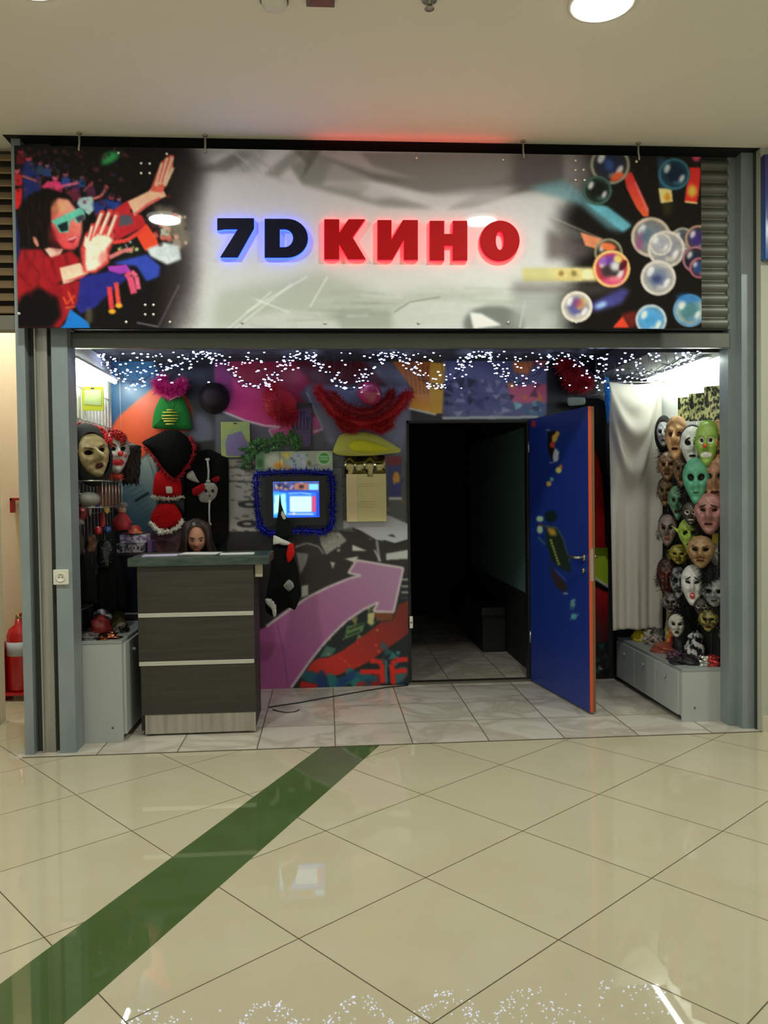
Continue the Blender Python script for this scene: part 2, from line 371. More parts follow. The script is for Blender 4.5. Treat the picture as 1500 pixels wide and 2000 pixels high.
# left part: blue sky shards, orange balloon, white slanted lettering
mc.poly([(200, 690), (290, 690), (330, 760), (250, 900), (200, 900)], (70, 130, 175), c2=(30, 60, 100), ax=((200, 700), (320, 900)), soft=3)
mc.shards(26, (200, 700, 330, 860), [(120, 190, 220), (40, 70, 120), (80, 60, 130), (30, 40, 70)], (8, 22), .6)
mc.poly(L3([(330, 640), (420, 500), (560, 380), (700, 270), (780, 260), (900, 330), (960, 430), (980, 560), (900, 620), (640, 760), (560, 830), (430, 740)]), (238, 100, 60), soft=2, c2=(160, 60, 40), ax=((250, 800), (380, 800)))
mc.poly(L3([(560, 830), (650, 760), (700, 800), (700, 1400), (560, 1480), (420, 1200), (420, 960)]), (170, 178, 172), soft=2, c2=(70, 100, 118), ax=((320, 900), (240, 1000)))
for k in range(16): mc.line(L3([(430+k*18, 960+k*34), (560+k*12, 900+k*34)]), 2, (60, 84, 100), .7)
mc.line(L3([(540, 1120), (640, 1060)]), 5, (20, 26, 34))
mc.poly(L3([(940, 480), (1040, 480), (1120, 560), (1120, 740), (1000, 760), (930, 620)]), (96, 98, 116), soft=6)
mc.poly(L3([(900, 700), (1230, 660), (1230, 1560), (880, 1560)]), (18, 18, 18), soft=2)
mc.poly(L3([(560, 1400), (900, 1250), (900, 1560), (560, 1560)]), (90, 60, 66), soft=5)
# centre: pink arrow on top, grey wall with cracks
mc.poly(C4([(0, 90), (1300, 90), (1300, 760), (0, 760)]), (96, 96, 108), soft=2)
mc.poly(C4([(0, 90), (700, 90), (640, 230), (560, 300), (720, 540), (660, 560), (480, 500), (350, 530), (200, 480), (60, 420), (0, 380)]), (205, 60, 140), soft=2, c2=(150, 20, 60), ax=((440, 760), (600, 710)))
mc.line(C4([(0, 385), (60, 425), (200, 482), (330, 515), (440, 525), (360, 545), (400, 610)]), 3.5, (225, 215, 220))
mc.poly(C4([(440, 525), (700, 440), (720, 540), (560, 640), (400, 610), (360, 545)]), (196, 90, 150), soft=1)
mc.line(C4([(610, 290), (722, 535), (650, 560)]), 3.5, (225, 215, 220))
mc.poly(C4([(0, 90), (110, 90), (120, 300), (60, 420), (0, 400)]), (96, 30, 96), a=.7, soft=4)
mc.poly(C4([(60, 90), (540, 90), (520, 240), (180, 250)]), (128, 20, 34), a=.7, soft=6)
mc.poly(C4([(520, 90), (1000, 90), (1150, 260), (640, 230)]), (86, 12, 20), soft=3)
mc.poly(C4([(600, 260), (1300, 260), (1300, 480), (1240, 700), (760, 640)]), (120, 124, 150), soft=3)
mc.shards(30, (620, 740, 800, 900), [(160, 160, 180), (60, 60, 80), (100, 90, 130), (180, 180, 190)], (5, 14), .5, 2)
mc.poly(C4([(1180, 90), (1440, 90), (1500, 230), (1500, 430), (1470, 440), (1290, 395), (1320, 280)]), (222, 160, 60), soft=1, c2=(180, 100, 30), ax=((830, 800), (830, 710)))
mc.line(C4([(1290, 400), (1470, 442)]), 4, (225, 220, 200)); 
for k in range(7): mc.line([(790+k*9, 715), (800+k*7, 770)], 1.5, (80, 50, 20), .7)
# grey rock column
mc.poly(C4([(90, 740), (280, 740), (280, 1370), (90, 1370)]), (178, 176, 172), soft=1)
for y in (795, 885, 1280): mc.line(C4([(90, y), (280, y+RNG.uniform(-15, 15))]), 2.5, (30, 30, 30))
for k in range(70):
    x, y = RNG.uniform(100, 280), RNG.uniform(760, 1340); mc.line(C4([(x, y), (x+RNG.uniform(5, 50), y+RNG.uniform(-12, 12))]), RNG.uniform(1, 3), (45, 42, 40) if RNG.rand() < .6 else (215, 212, 205), .8)
for cx, cy, r in ((230, 1040, 55), (215, 1170, 50), (220, 790, 40)): mc.ell(420+cx/3.409, 680+cy/3.409, r/3.4, 5, (34, 30, 28), ring=2)
mc.poly(C4([(280, 800), (800, 790), (860, 1250), (280, 1250)]), (120, 124, 118), soft=2)
mc.shards(30, (500, 900, 660, 1090), [(150, 150, 150), (60, 60, 60), (90, 96, 92)], (5, 16), .35, 2)
mc.poly(C4([(790, 740), (1270, 720), (1280, 1430), (790, 1430)]), (92, 94, 94), soft=2)
mc.shards(50, (655, 900, 795, 1010), [(140, 140, 140), (60, 60, 66), (70, 70, 90), (150, 110, 50)], (4, 12), .6)
for k in range(13): mc.line(C4([(795, 800+k*20), (860, 798+k*20)]), 2, (170, 175, 180) if k % 3 else (40, 80, 140), .8)
mc.poly(C4([(1150, 760), (1240, 760), (1240, 1000), (1150, 1000)]), (56, 60, 120), soft=1); mc.ell(774, 935, 7, 14, (210, 150, 60)); mc.ell(776, 948, 5, 6, (50, 60, 150)); mc.line(C4([(1155, 1000), (1245, 1000)]), 5, (200, 200, 200))
mc.poly(C4([(1140, 720), (1240, 720), (1240, 780), (1140, 780)]), (120, 34, 50), soft=1)
# black and white comic band
mc.poly(A5([(-140, 230), (1250, 230), (1250, 560), (800, 700), (160, 960), (-140, 960)]), (44, 42, 40), soft=1)
mc.poly(A5([(690, 140), (800, 150), (1090, 100), (1250, 170), (1250, 290), (1150, 320), (1060, 300), (960, 290), (880, 220), (800, 200), (700, 220)]), (178, 180, 186), soft=1)
mc.line(A5([(820, 205), (900, 240), (1000, 300)]), 4, (30, 28, 28)); mc.line(A5([(1060, 300), (1150, 330), (1250, 300)]), 3, (30, 28, 28))
mc.poly(A5([(820, 330), (940, 380), (820, 380)]), (196, 196, 192)); mc.poly(A5([(1080, 400), (1250, 370), (1250, 440), (1080, 450)]), (186, 190, 186))
mc.poly(A5([(1090, 260), (1130, 250), (1160, 275)]), (40, 40, 40)); mc.line(A5([(1010, 300), (1030, 460)]), 5, (150, 150, 146)); mc.line(A5([(990, 370), (1040, 460)]), 3, (180, 180, 176))
mc.poly(A5([(560, 240), (720, 230), (780, 300), (620, 410), (580, 330)]), (150, 148, 142), soft=1); mc.scatter(14, (625, 1040, 665, 1075), [(60, 58, 56), (180, 178, 170)], (1, 4))
mc.poly(A5([(370, 320), (460, 310), (560, 340), (610, 400), (560, 430), (470, 400)]), (52, 44, 42)); mc.line(A5([(380, 350), (470, 318), (560, 345), (600, 400)]), 2, (190, 188, 180))
mc.poly(A5([(390, 390), (480, 400), (470, 470), (420, 560)]), (130, 130, 124)); mc.poly(A5([(480, 440), (640, 420), (640, 640), (500, 700), (430, 600)]), (46, 40, 38))
mc.poly(A5([(760, 440), (870, 420), (840, 470)]), (196, 196, 190)); mc.poly(A5([(430, 650), (480, 640), (480, 720), (430, 740)]), (170, 170, 165)); mc.poly(A5([(650, 460), (690, 470), (670, 520)]), (180, 178, 170))
mc.poly(A5([(320, 590), (370, 640), (330, 680), (290, 650)]), (130, 132, 128))
for k in range(4): mc.line(A5([(1200, 600+k*50), (1255, 600+k*50)]), 4, (150, 158, 140))
# lower right of the arrow
mc.poly(A5([(350, 1440), (600, 1100), (1000, 760), (1255, 740), (1255, 1440)]), (18, 34, 36), soft=1)
mc.shards(22, (640, 1180, 740, 1270), [(96, 120, 70), (150, 140, 90), (20, 26, 20), (60, 70, 44), (170, 160, 110)], (7, 18), .85)
mc.poly(A5([(780, 960), (920, 930), (900, 1000), (760, 1060)]), (96, 130, 84)); mc.line(A5([(790, 985), (910, 940)]), 2.5, (16, 20, 14)); mc.line(A5([(780, 1030), (880, 990)]), 2.5, (16, 20, 14))
mc.poly(A5([(940, 860), (1000, 850), (980, 950), (940, 940)]), (190, 180, 130)); mc.poly(A5([(990, 850), (1140, 850), (1130, 915), (1010, 920)]), (120, 70, 40))
mc.poly(A5([(620, 1110), (700, 1130), (660, 1190), (570, 1200)]), (70, 110, 96))
mc.poly(A5([(560, 1205), (640, 1200), (740, 1150), (840, 1080), (950, 1000), (1050, 925), (1130, 915), (1180, 790), (1255, 760), (1255, 1010), (1190, 1065), (1060, 1150), (960, 1230), (850, 1285), (700, 1340), (560, 1355), (460, 1310), (510, 1240)]), (186, 46, 34), soft=1, c2=(120, 40, 30), ax=((680, 1310), (780, 1200)))
mc.scatter(34, (595, 1225, 760, 1325), [(230, 110, 90), (240, 160, 120), (210, 60, 50)], (1, 2.2), .8)
mc.scatter(26, (600, 1315, 790, 1340), [(30, 90, 110), (20, 60, 110), (160, 40, 40), (40, 120, 120)], (4, 12), .8, asp=1.8)
mc.shards(12, (745, 1260, 795, 1300), [(60, 140, 140), (40, 100, 110), (90, 170, 160), (20, 40, 50)], (7, 15), .8)
for pts in ([(1060, 1400), (1050, 1250), (1020, 1225), (960, 1230)], [(880, 1310), (1060, 1310)], [(1140, 1410), (1125, 1250), (1160, 1220), (1250, 1215)], [(1135, 1310), (1240, 1300)]): mc.line(A5(pts), 10, (206, 44, 34))
mc.line(A5([(1080, 1220), (1085, 1400)]), 4, (80, 130, 140))
mc.poly(A5([(410, 1430), (430, 1380), (560, 1410), (540, 1440)]), (180, 30, 34))
# the big purple arrow
ar = [(-160, 1120), (160, 960), (330, 835), (480, 735), (640, 655), (800, 590), (885, 568), (790, 548), (855, 450), (1215, 510), (1140, 850), (985, 845), (1020, 775), (900, 835), (780, 915), (680, 1010), (580, 1120), (480, 1250), (350, 1435), (165, 1560), (-160, 1560)]
mc.poly(A5(ar), (160, 88, 140), soft=1, c2=(172, 132, 162), ax=((560, 1280), (740, 1120)))
mc.line(A5(ar[1:19]), 4.5, (205, 190, 195)); mc.line(A5([(240, 930), (290, 1150), (325, 1440)]), 2, (110, 56, 98), .6)
# above the door: blue grey street art
mc.poly(T6([(90, 90), (860, 90), (860, 480), (800, 512), (90, 520)]), (96, 100, 140), soft=1)
mc.poly(T6([(560, 280), (860, 260), (860, 400), (600, 400)]), (196, 100, 130), soft=2)
mc.shards(46, (870, 740, 1000, 815), [(70, 74, 120), (130, 130, 170), (40, 40, 64), (160, 165, 190), (90, 80, 110)], (6, 20), .75)
mc.shards(14, (1000, 775, 1065, 812), [(110, 180, 190), (60, 110, 140), (150, 200, 200), (60, 60, 90)], (6, 14), .8)
mc.shards(16, (1000, 705, 1065, 780), [(190, 90, 110), (210, 140, 60), (90, 50, 90), (150, 60, 90)], (6, 16), .8)
mc.poly(T6([(600, 100), (760, 100), (720, 190), (620, 180)]), (206, 120, 50), soft=2)
mc.line(T6([(90, 512), (790, 505)]), 5, (180, 185, 180))
mc.poly(T6([(860, 90), (1290, 90), (1290, 260), (1290, 900), (860, 900)]), (14, 14, 16), soft=2)
mc.poly(T6([(0, 100), (110, 110), (90, 480), (0, 470)]), (212, 164, 60))
# right of the door
mc.poly([(1140, 800), (1310, 800), (1310, 1380), (1140, 1380)], (20, 18, 18)); mc.poly([(1145, 1050), (1190, 1060), (1190, 1145), (1150, 1125)], (160, 190, 50)); mc.line([(1150, 1122), (1195, 1150)], 5, (210, 210, 205))
mc.poly([(1150, 1140), (1192, 1160), (1192, 1250), (1150, 1260)], (170, 34, 40), c2=(70, 16, 18), ax=((1170, 1160), (1170, 1245))); mc.shards(8, (1155, 1260, 1190, 1320), [(210, 190, 190), (30, 90, 90), (20, 60, 50), (60, 70, 60)], (6, 14))
m_mural = vmat('mural_print', .3)
DX0, DX1, DZ = .613, 1.545, 2.0
def wallq(xa, xb, za, zb, name, Y=YB):
    o = printed(name, [(xa, Y, zb), (xb, Y, zb), (xb, Y, za), (xa, Y, za)], mc, m_mural, .0065, gain=1.25, gamma=1.1); setp(o, kind='structure')
wallq(X0s, DX0, 0, 2.46, 'wall_back'); wallq(DX0, DX1, DZ, 2.46, 'wall_back'); wallq(DX1, 2.16, 0, 2.46, 'wall_back')
struct('wall_back_core', MB().box(X0s-.1, DX0, YB+.004, YB+.08, 0, 2.46).box(DX0, DX1, YB+.004, YB+.08, DZ, 2.46).box(DX1, X1s+.02, YB+.004, YB+.08, 0, 2.46), mat('core_black', (24, 24, 24), .7))
# dark room beyond the door
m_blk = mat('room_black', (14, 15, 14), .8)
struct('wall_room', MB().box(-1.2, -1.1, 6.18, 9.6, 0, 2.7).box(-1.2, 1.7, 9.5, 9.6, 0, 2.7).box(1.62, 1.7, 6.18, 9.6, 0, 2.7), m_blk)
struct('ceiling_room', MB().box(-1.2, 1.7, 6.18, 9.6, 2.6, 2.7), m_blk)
struct('trim_11', MB().box(1.612, 1.62, 6.2, 9.0, .63, 1.98), mat('teal_paint', (92, 122, 120), .6))
struct('trim_12', MB().box(DX0-.002, DX1, YB-.01, YB+.06, 0, .018), mat('threshold', (120, 116, 104), .3, .8))
struct('trim_13', MB().box(DX0-.0, DX0+.018, YB-.006, YB+.08, .018, DZ).box(DX0, DX1, YB-.006, YB+.08, DZ-.018, DZ).box(DX1-.012, DX1, YB+.0, YB+.08, .018, DZ), mat('jamb_black', (16, 16, 16), .5))
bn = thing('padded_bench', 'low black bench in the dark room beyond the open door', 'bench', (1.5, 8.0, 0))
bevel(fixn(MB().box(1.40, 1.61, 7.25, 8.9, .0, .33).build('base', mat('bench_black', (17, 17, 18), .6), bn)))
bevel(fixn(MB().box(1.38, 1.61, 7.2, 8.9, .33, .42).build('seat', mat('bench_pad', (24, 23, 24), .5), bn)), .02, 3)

# ================================================================== CEILING FITTINGS
def downlight(x, y, label, r=.125, z=ZC, e=1.):
    t = thing('downlight', label, 'ceiling light', (x, y, z), 'round downlights in the mall ceiling')
    MB().lathe((x, y, z-.006), [(r*1.12, .006), (r*1.12, 0), (r, -.004), (r, .003)], 40).build('trim_ring', mat('white_plastic', (235, 232, 224), .4), t)
    MB().lathe((x, y, z-.013), [(r*.98, .004), (r*.9, -.004), (r*.5, -.010), (.002, -.012)], 40).build('diffuser', mat('lamp_glow', (255, 255, 240), .5, emit=(255, 253, 238), es=7.), t)
    l = bpy.data.lights.new('lamp', 'AREA'); l.shape = 'DISK'; l.size = r*1.7; l.energy = DOWNLIGHT_W*e; l.color = (.985, 1, .90)
    lo = bpy.data.objects.new('lamp', l); C.objects.link(lo); lo.location = (0, 0, -.03); lo.parent = t
    return t
downlight(1.16, 3.30, 'bright round ceiling downlight at upper right, nearly whole')
downlight(-1.12, 3.26, 'round ceiling downlight at the upper left edge of view')
for x in (-3.4, 3.5): downlight(x, 3.3, 'round downlight outside the view beside the shop front')
for x in (-2.6, 2.6): downlight(x, -1.9, 'round downlight outside the view beside the viewer')
downlight(-2.5, 5.7, 'unseen round downlight added to light the side passage', e=.85)  # unseen lamp, added to brighten the passage wall
t = thing('smoke_detector', 'round white smoke detector on the ceiling left of the grey bracket', 'smoke detector', (-.179, 3.36, ZC))
MB().lathe((-.179, 3.35, ZC), [(.052, 0), (.052, -.014), (.046, -.03), (.03, -.038), (.002, -.04)], 28).build('housing', mat('white_plastic', (0, 0, 0)), t)
MB().lathe((-.179, 3.35, ZC), [(.058, 0), (.058, -.008), (.05, -.008)], 28).build('base_ring', mat('grey_ring', (110, 104, 94), .6), t)
t = thing('ceiling_bracket', 'small grey brown box bracket on the ceiling beside the smoke detector', 'bracket', (.006, 3.33, ZC))
bevel(MB().box(-.05, .065, 3.25, 3.36, ZC-.02, ZC).build('plate', mat('bracket_brown', (120, 100, 92), .6), t))
MB().box(-.02, .05, 3.28, 3.33, ZC-.035, ZC-.02).build('socket', mat('bracket_red', (130, 84, 76), .6), t)
t = thing('sprinkler', 'small metal sprinkler head in the ceiling near the top centre', 'sprinkler', (.449, 3.32, ZC))
MB().lathe((.449, 3.32, ZC), [(.032, 0), (.03, -.006), (.012, -.008), (.01, -.03), (.02, -.034), (.02, -.038)], 16).build('head', mat('chrome', (170, 168, 160), .3, .9), t)
MB().box(.437, .441, 3.31, 3.33, ZC-.03, ZC-.006).box(.457, .461, 3.31, 3.33, ZC-.03, ZC-.006).build('frame_arms', mat('chrome', (0, 0, 0)), t)

# ================================================================== SIGN
Z1 = zz(0, 240, 3.0); Z2 = zz(1000, 240, 3.0); Z4 = zz(350, 260, 2.0)
sc = Canvas(0, 270, 1400, 660, (196, 193, 184))
S = sc
# soft grey field
S.poly([(330, 270), (1150, 270), (1150, 660), (330, 660)], (190, 186, 178), soft=1, c2=(194, 200, 180), ax=((700, 300), (740, 640)))
S.poly(Z4([(0, 40), (360, 40), (300, 150), (0, 160)]), (120, 120, 108), a=.55, soft=8)
for pts, c, a in (([(60, 150), (230, 70), (300, 80), (180, 150)], (86, 88, 76), .6), ([(110, 105), (200, 60), (240, 60), (140, 120)], (200, 200, 190), .5),
                  ([(330, 160), (440, 70), (500, 72), (380, 180), (480, 200), (440, 130), (620, 60), (560, 200), (1000, 290), (800, 290)], (104, 106, 92), .6),
                  ([(430, 125), (520, 70), (760, 150), (960, 185), (740, 190), (480, 195)], (118, 118, 106), .6),
                  ([(500, 70), (1500, 70), (1500, 200), (1300, 235), (1000, 245), (780, 190)], (92, 88, 78), .75),
                  ([(500, 72), (700, 72), (760, 130), (950, 185), (760, 155)], (168, 162, 152), .7),
                  ([(560, 200), (700, 190), (1000, 300), (860, 290)], (130, 130, 118), .5),
                  ([(760, 200), (870, 240), (760, 262), (700, 240)], (190, 188, 180), .7),
                  ([(1040, 300), (1350, 130), (1500, 90), (1400, 210), (1150, 290)], (100, 98, 88), .45),
                  ([(900, 240), (1350, 200), (1240, 260), (1000, 290)], (176, 174, 164), .5)):
    S.poly(Z4(pts), c, a, soft=4)
for k in range(12): S.line(Z4([(190+k*9, 70), (260+k*10, 130+RNG.uniform(-20, 30))]), 2.5, (205, 205, 195) if k % 2 else (110, 112, 100), .5, 2)
S.poly(Z4([(440, 60), (560, 60), (520, 120), (470, 190), (500, 120)]), (60, 60, 52), a=.5, soft=3)
# bottom whirls
S.poly(Z4([(150, 620), (560, 540), (820, 640), (1000, 600), (1360, 640), (1500, 620), (1500, 770), (120, 770)]), (156, 164, 140), a=.7, soft=12)
S.poly(Z4([(280, 715), (420, 690), (560, 700), (640, 770), (240, 770)]), (190, 194, 176), a=.7, soft=4)
S.poly(Z4([(600, 700), (820, 690), (830, 765), (640, 765)]), (140, 148, 128), a=.6, soft=4)
for k in range(46):
    x, y = RNG.uniform(200, 1400), RNG.uniform(600, 760); L = RNG.uniform(60, 260)
    S.line(Z4([(x, y), (x+L, y+RNG.uniform(-8, 14))]), RNG.uniform(1, 3.5), (212, 218, 200) if RNG.rand() < .5 else (120, 128, 108), .35, 1.5)
for a_, b_ in (((190, 765), (360, 620)), ((215, 765), (440, 590)), ((260, 700), (500, 560)), ((510, 680), (580, 560)), ((300, 650), (430, 700))): S.line(Z4([a_, b_]), 3, (220, 224, 208), .6, 1)
S.poly(Z4([(830, 700), (900, 655), (1080, 650), (1300, 680), (1350, 765), (850, 765)]), (196, 200, 184), a=.5, soft=4)
S.ell(350+1230/2, 260+745/2, 60, 36, (92, 96, 84), a=.8, soft=4); S.poly(Z4([(1135, 700), (1180, 705), (1260, 750), (1150, 765)]), (214, 218, 200), soft=2)
S.line(Z4([(840, 700), (900, 660), (1020, 640)]), 2, (120, 124, 110)); S.line(Z4([(1350, 660), (1330, 760)]), 4, (210, 214, 196), .7)
# ---- left: the audience
S.poly([(0, 270), (370, 270), (395, 330), (372, 400), (366, 470), (372, 540), (352, 600), (330, 660), (0, 660)], (16, 15, 15), soft=18)
S.poly([(340, 300), (400, 330), (380, 640), (310, 660)], (60, 52, 50), a=.55, soft=16)
S.poly(Z1([(60, 560), (110, 540), (130, 1200), (80, 1200)]), (30, 40, 90), soft=3)
S.ell(0+640/3, 240+205/3, 15, 10, (40, 130, 70), rot=-.5, soft=4); S.poly(Z1([(590, 250), (620, 180), (720, 165), (680, 215)]), (50, 150, 80), a=.8, soft=3)
def person(x, y, s, skin, shirt):
    S.ell(x, y, 5.*s, 6.5*s, skin, soft=1); S.poly([(x-9*s, y+26*s), (x-8*s, y+8*s), (x, y+5*s), (x+9*s, y+9*s), (x+10*s, y+26*s)], shirt, soft=1); S.ell(x-1*s, y-4*s, 5.5*s, 4*s, (20, 14, 16), soft=1)
for x, y, s_, sk, sh_ in ((40, 295, 1, (150, 40, 60), (90, 20, 30)), (56, 308, 1.3, (170, 60, 80), (24, 36, 84)), (33, 332, 1.2, (190, 80, 100), (170, 36, 40)), (78, 318, .9, (120, 60, 80), (30, 60, 80)), (92, 322, .9, (140, 90, 100), (40, 60, 100)), (108, 345, 1.3, (190, 90, 110), (190, 50, 90)), (128, 340, 1, (170, 80, 90), (40, 60, 120)), (148, 352, .9, (120, 60, 80), (50, 30, 60)), (160, 345, .8, (110, 70, 70), (30, 60, 100)), (178, 360, .9, (120, 50, 60), (70, 30, 50)), (218, 384, 1.1, (190, 60, 60), (30, 50, 110)), (232, 388, .8, (150, 90, 110), (40, 60, 120)), (322, 440, 1, (200, 150, 130), (170, 180, 160)), (345, 462, .9, (190, 130, 110), (120, 110, 100))): person(x, y, s_, sk, sh_)
S.poly(Z1([(55, 390), (130, 380), (125, 500), (60, 515)]), (196, 34, 36), soft=1); S.poly(Z1([(130, 270), (230, 300), (240, 400), (140, 470)]), (30, 40, 92), soft=2)
S.line(Z1([(130, 310), (240, 350)]), 4, (170, 90, 80)); S.line(Z1([(300, 385), (460, 350)]), 5, (190, 90, 110)); S.poly(Z1([(240, 380), (280, 340), (380, 370), (350, 395)]), (200, 56, 96))
S.line(Z1([(490, 400), (545, 345)]), 4, (140, 60, 70)); S.line(Z1([(545, 445), (590, 430), (630, 375)]), 5, (190, 100, 90)); S.ell(207, 366, 4, 5, (190, 70, 70))
S.poly(Z1([(460, 440), (540, 430), (560, 500), (520, 540), (450, 480)]), (150, 176, 164), soft=1); S.poly(Z1([(380, 400), (450, 380), (480, 440), (430, 470)]), (120, 40, 60), a=.7, soft=2)
S.poly(Z1([(540, 470), (640, 440), (620, 500), (560, 540)]), (30, 50, 110), soft=2)
S.shards(24, (40, 290, 130, 340), [(110, 30, 50), (40, 30, 70), (60, 70, 50), (140, 60, 90)], (3, 7), .6)
S.scatter(170, (30, 292, 250, 420), [(90, 24, 40), (30, 34, 70), (14, 12, 14), (120, 50, 60), (20, 18, 26), (60, 60, 80)], (1.5, 5), .5, 1)
S.scatter(60, (210, 380, 345, 470), [(20, 16, 18), (110, 30, 34), (30, 34, 60), (14, 12, 14)], (2, 6), .5, 1)
# second row : red shirts, jeans, legs
S.poly(Z1([(650, 520), (740, 460), (800, 440), (760, 520), (830, 540), (860, 600), (780, 640), (680, 690)]), (170, 36, 40), soft=1); S.poly(Z1([(700, 540), (770, 540), (780, 590), (700, 610)]), (74, 74, 78), soft=2)
S.poly(Z1([(790, 650), (860, 590), (920, 680), (930, 720), (850, 750)]), (216, 66, 40), soft=1); S.poly(Z1([(650, 720), (790, 640), (840, 760), (700, 820)]), (20, 22, 20), soft=1)
S.scatter(14, (232, 468, 268, 496), [(190, 190, 90), (120, 180, 150), (170, 170, 160)], (1.5, 3.5), .9); S.line(Z1([(660, 700), (740, 690), (850, 620)]), 8, (210, 60, 50)); S.line(Z1([(640, 790), (720, 750), (780, 740)]), 8, (200, 110, 100))
S.poly(Z1([(860, 740), (960, 700), (1050, 720), (1060, 800), (980, 830), (880, 780)]), (190, 200, 190), soft=2); S.poly(Z1([(900, 480), (1010, 500), (1080, 560), (1110, 700), (1060, 740), (960, 660)]), (150, 140, 110), a=.6, soft=5)
S.scatter(26, (300, 410, 365, 480), [(200, 90, 70), (210, 190, 160), (120, 120, 90), (60, 50, 50), (200, 150, 120)], (2.5, 6), .75)
S.poly(Z1([(660, 820), (860, 770), (940, 840), (930, 900), (860, 930), (800, 840), (700, 830)]), (46, 66, 150), soft=2)
S.poly(Z1([(630, 840), (740, 830), (770, 870), (700, 890), (640, 870)]), (150, 56, 150)); S.poly(Z1([(470, 900), (640, 870), (760, 900), (640, 1000), (560, 1080), (470, 1120), (430, 1060)]), (34, 38, 110), soft=2)
S.line(Z1([(740, 880), (760, 900), (785, 1000)]), 13, (206, 74, 100)); S.line(Z1([(770, 870), (800, 900), (812, 975)]), 9, (206, 90, 110)); S.line(Z1([(640, 960), (655, 1090)]), 10, (206, 56, 60)); S.line(Z1([(680, 935), (695, 1060)]), 9, (214, 70, 60))
S.ell(219, 240+1105/3, 7, 5, (220, 150, 40)); S.ell(232, 240+1070/3, 7, 5, (226, 160, 40))
# main figure: hair, face, green 3-D glasses, red jumper, two raised hands
S.ell(85, 430, 52, 58, (16, 12, 12), soft=2); S.poly(Z1([(110, 500), (280, 380), (400, 420), (440, 500), (330, 560), (320, 700), (270, 790), (130, 740)]), (15, 11, 11), soft=2)
S.poly(Z1([(300, 500), (340, 440), (400, 450), (440, 500), (480, 560), (480, 640), (460, 720), (430, 745), (370, 740), (330, 690), (300, 600)]), (228, 150, 120), soft=2, c2=(200, 60, 60), ax=((150, 400), (105, 470)))
S.ell(118, 405, 14, 12, (236, 170, 110), a=.7, soft=4); S.ell(112, 455, 12, 16, (214, 60, 64), a=.6, soft=5); S.poly(Z1([(390, 680), (420, 690), (460, 655), (430, 705), (400, 700)]), (150, 30, 50)); S.line(Z1([(395, 688), (450, 668)]), 1.6, (240, 220, 215)); S.ell(143, 445, 4, 5, (210, 110, 90), soft=1)
S.poly(Z1([(290, 730), (370, 740), (350, 780), (300, 795), (260, 740)]), (230, 180, 150)); S.ell(70, 472, 4, 11, (200, 130, 100), rot=-.4)
S.poly(Z1([(300, 575), (470, 495), (495, 520), (500, 560), (450, 590), (430, 560), (410, 580), (400, 640), (350, 645), (325, 600)]), (96, 186, 150)); S.poly(Z1([(335, 600), (395, 575), (400, 630), (360, 640)]), (18, 36, 34)); S.poly(Z1([(440, 555), (490, 535), (500, 560), (460, 585)]), (60, 60, 66))
S.poly(Z1([(120, 740), (240, 740), (290, 790), (420, 750), (470, 800), (450, 860), (330, 950), (470, 920), (450, 1060), (400, 1130), (350, 1200), (100, 1200), (80, 960), (100, 830)]), (150, 26, 32), soft=2)
for pts in ([(150, 780), (230, 880), (220, 1000)], [(110, 880), (180, 960)], [(300, 800), (330, 900)], [(380, 760), (400, 850)]): S.line(Z1(pts), 4, (92, 14, 18), .7, 2)
S.poly(Z1([(130, 1010), (230, 960), (340, 1020), (360, 1130), (300, 1205), (90, 1205), (90, 1080)]), (12, 10, 12), soft=4)
for k in range(34):
    x, y = RNG.uniform(100, 430), RNG.uniform(760, 1000); S.line(Z1([(x, y), (x+RNG.uniform(-30, 60), y+RNG.uniform(30, 110))]), RNG.uniform(2, 6), (96, 12, 18) if RNG.rand() < .6 else (190, 40, 40), .35, 3)
for k in range(40):
    x, y = RNG.uniform(110, 290), RNG.uniform(400, 720); S.line(Z1([(x, y), (x+RNG.uniform(-20, 30), y+RNG.uniform(50, 120))]), 1.5, (44, 30, 28), .5, 1)
S.poly(Z1([(290, 600), (330, 640), (340, 720), (370, 745), (330, 760), (280, 700)]), (90, 24, 24), a=.6, soft=4)
S.poly(Z1([(300, 470), (330, 440), (345, 520), (310, 560)]), (120, 60, 40), a=.5, soft=3)
S.line(Z1([(370, 1020), (390, 1060), (440, 1010)]), 3, (220, 80, 40)); S.line(Z1([(400, 990), (430, 1060)]), 3, (220, 90, 50)); S.line(Z1([(385, 1085), (440, 1075)]), 2, (200, 120, 60))
S.poly(Z1([(380, 1180), (410, 1090), (520, 1170), (530, 1205), (350, 1205)]), (26, 110, 176)); S.ell(174, 617, 7, 16, (90, 84, 60), a=.7, soft=3)
sk1, sk2 = (232, 216, 176), (196, 62, 58)
S.poly(Z1([(350, 850), (470, 820), (520, 880), (420, 930), (370, 945)]), (226, 190, 150), soft=1); S.poly(Z1([(360, 935), (520, 880), (480, 910)]), sk2)
S.poly(Z1([(480, 840), (470, 740), (500, 650), (560, 600), (640, 600), (680, 660), (640, 760), (640, 820), (560, 880), (490, 880)]), sk2, soft=1.5)
S.poly(Z1([(500, 830), (500, 750), (520, 680), (570, 650), (640, 660), (660, 690), (620, 740), (625, 800), (560, 860), (510, 870)]), sk1, soft=1.5)
S.ell(202, 240+790/3, 9, 13, (206, 100, 90), rot=.3, a=.7, soft=3)
for a_, b_, w in (((545, 660), (600, 525), 11), ((590, 655), (645, 520), 11), ((635, 665), (685, 535), 11), ((520, 690), (545, 600), 9)): S.line(Z1([a_, b_]), w, sk2, soft=1); S.ell(b_[0]/3, 240+b_[1]/3, w/2, w/2, sk2); S.line(Z1([(a_[0]-4, a_[1]), (b_[0]-5, b_[1]+4)]), w*.45, sk1, soft=1)
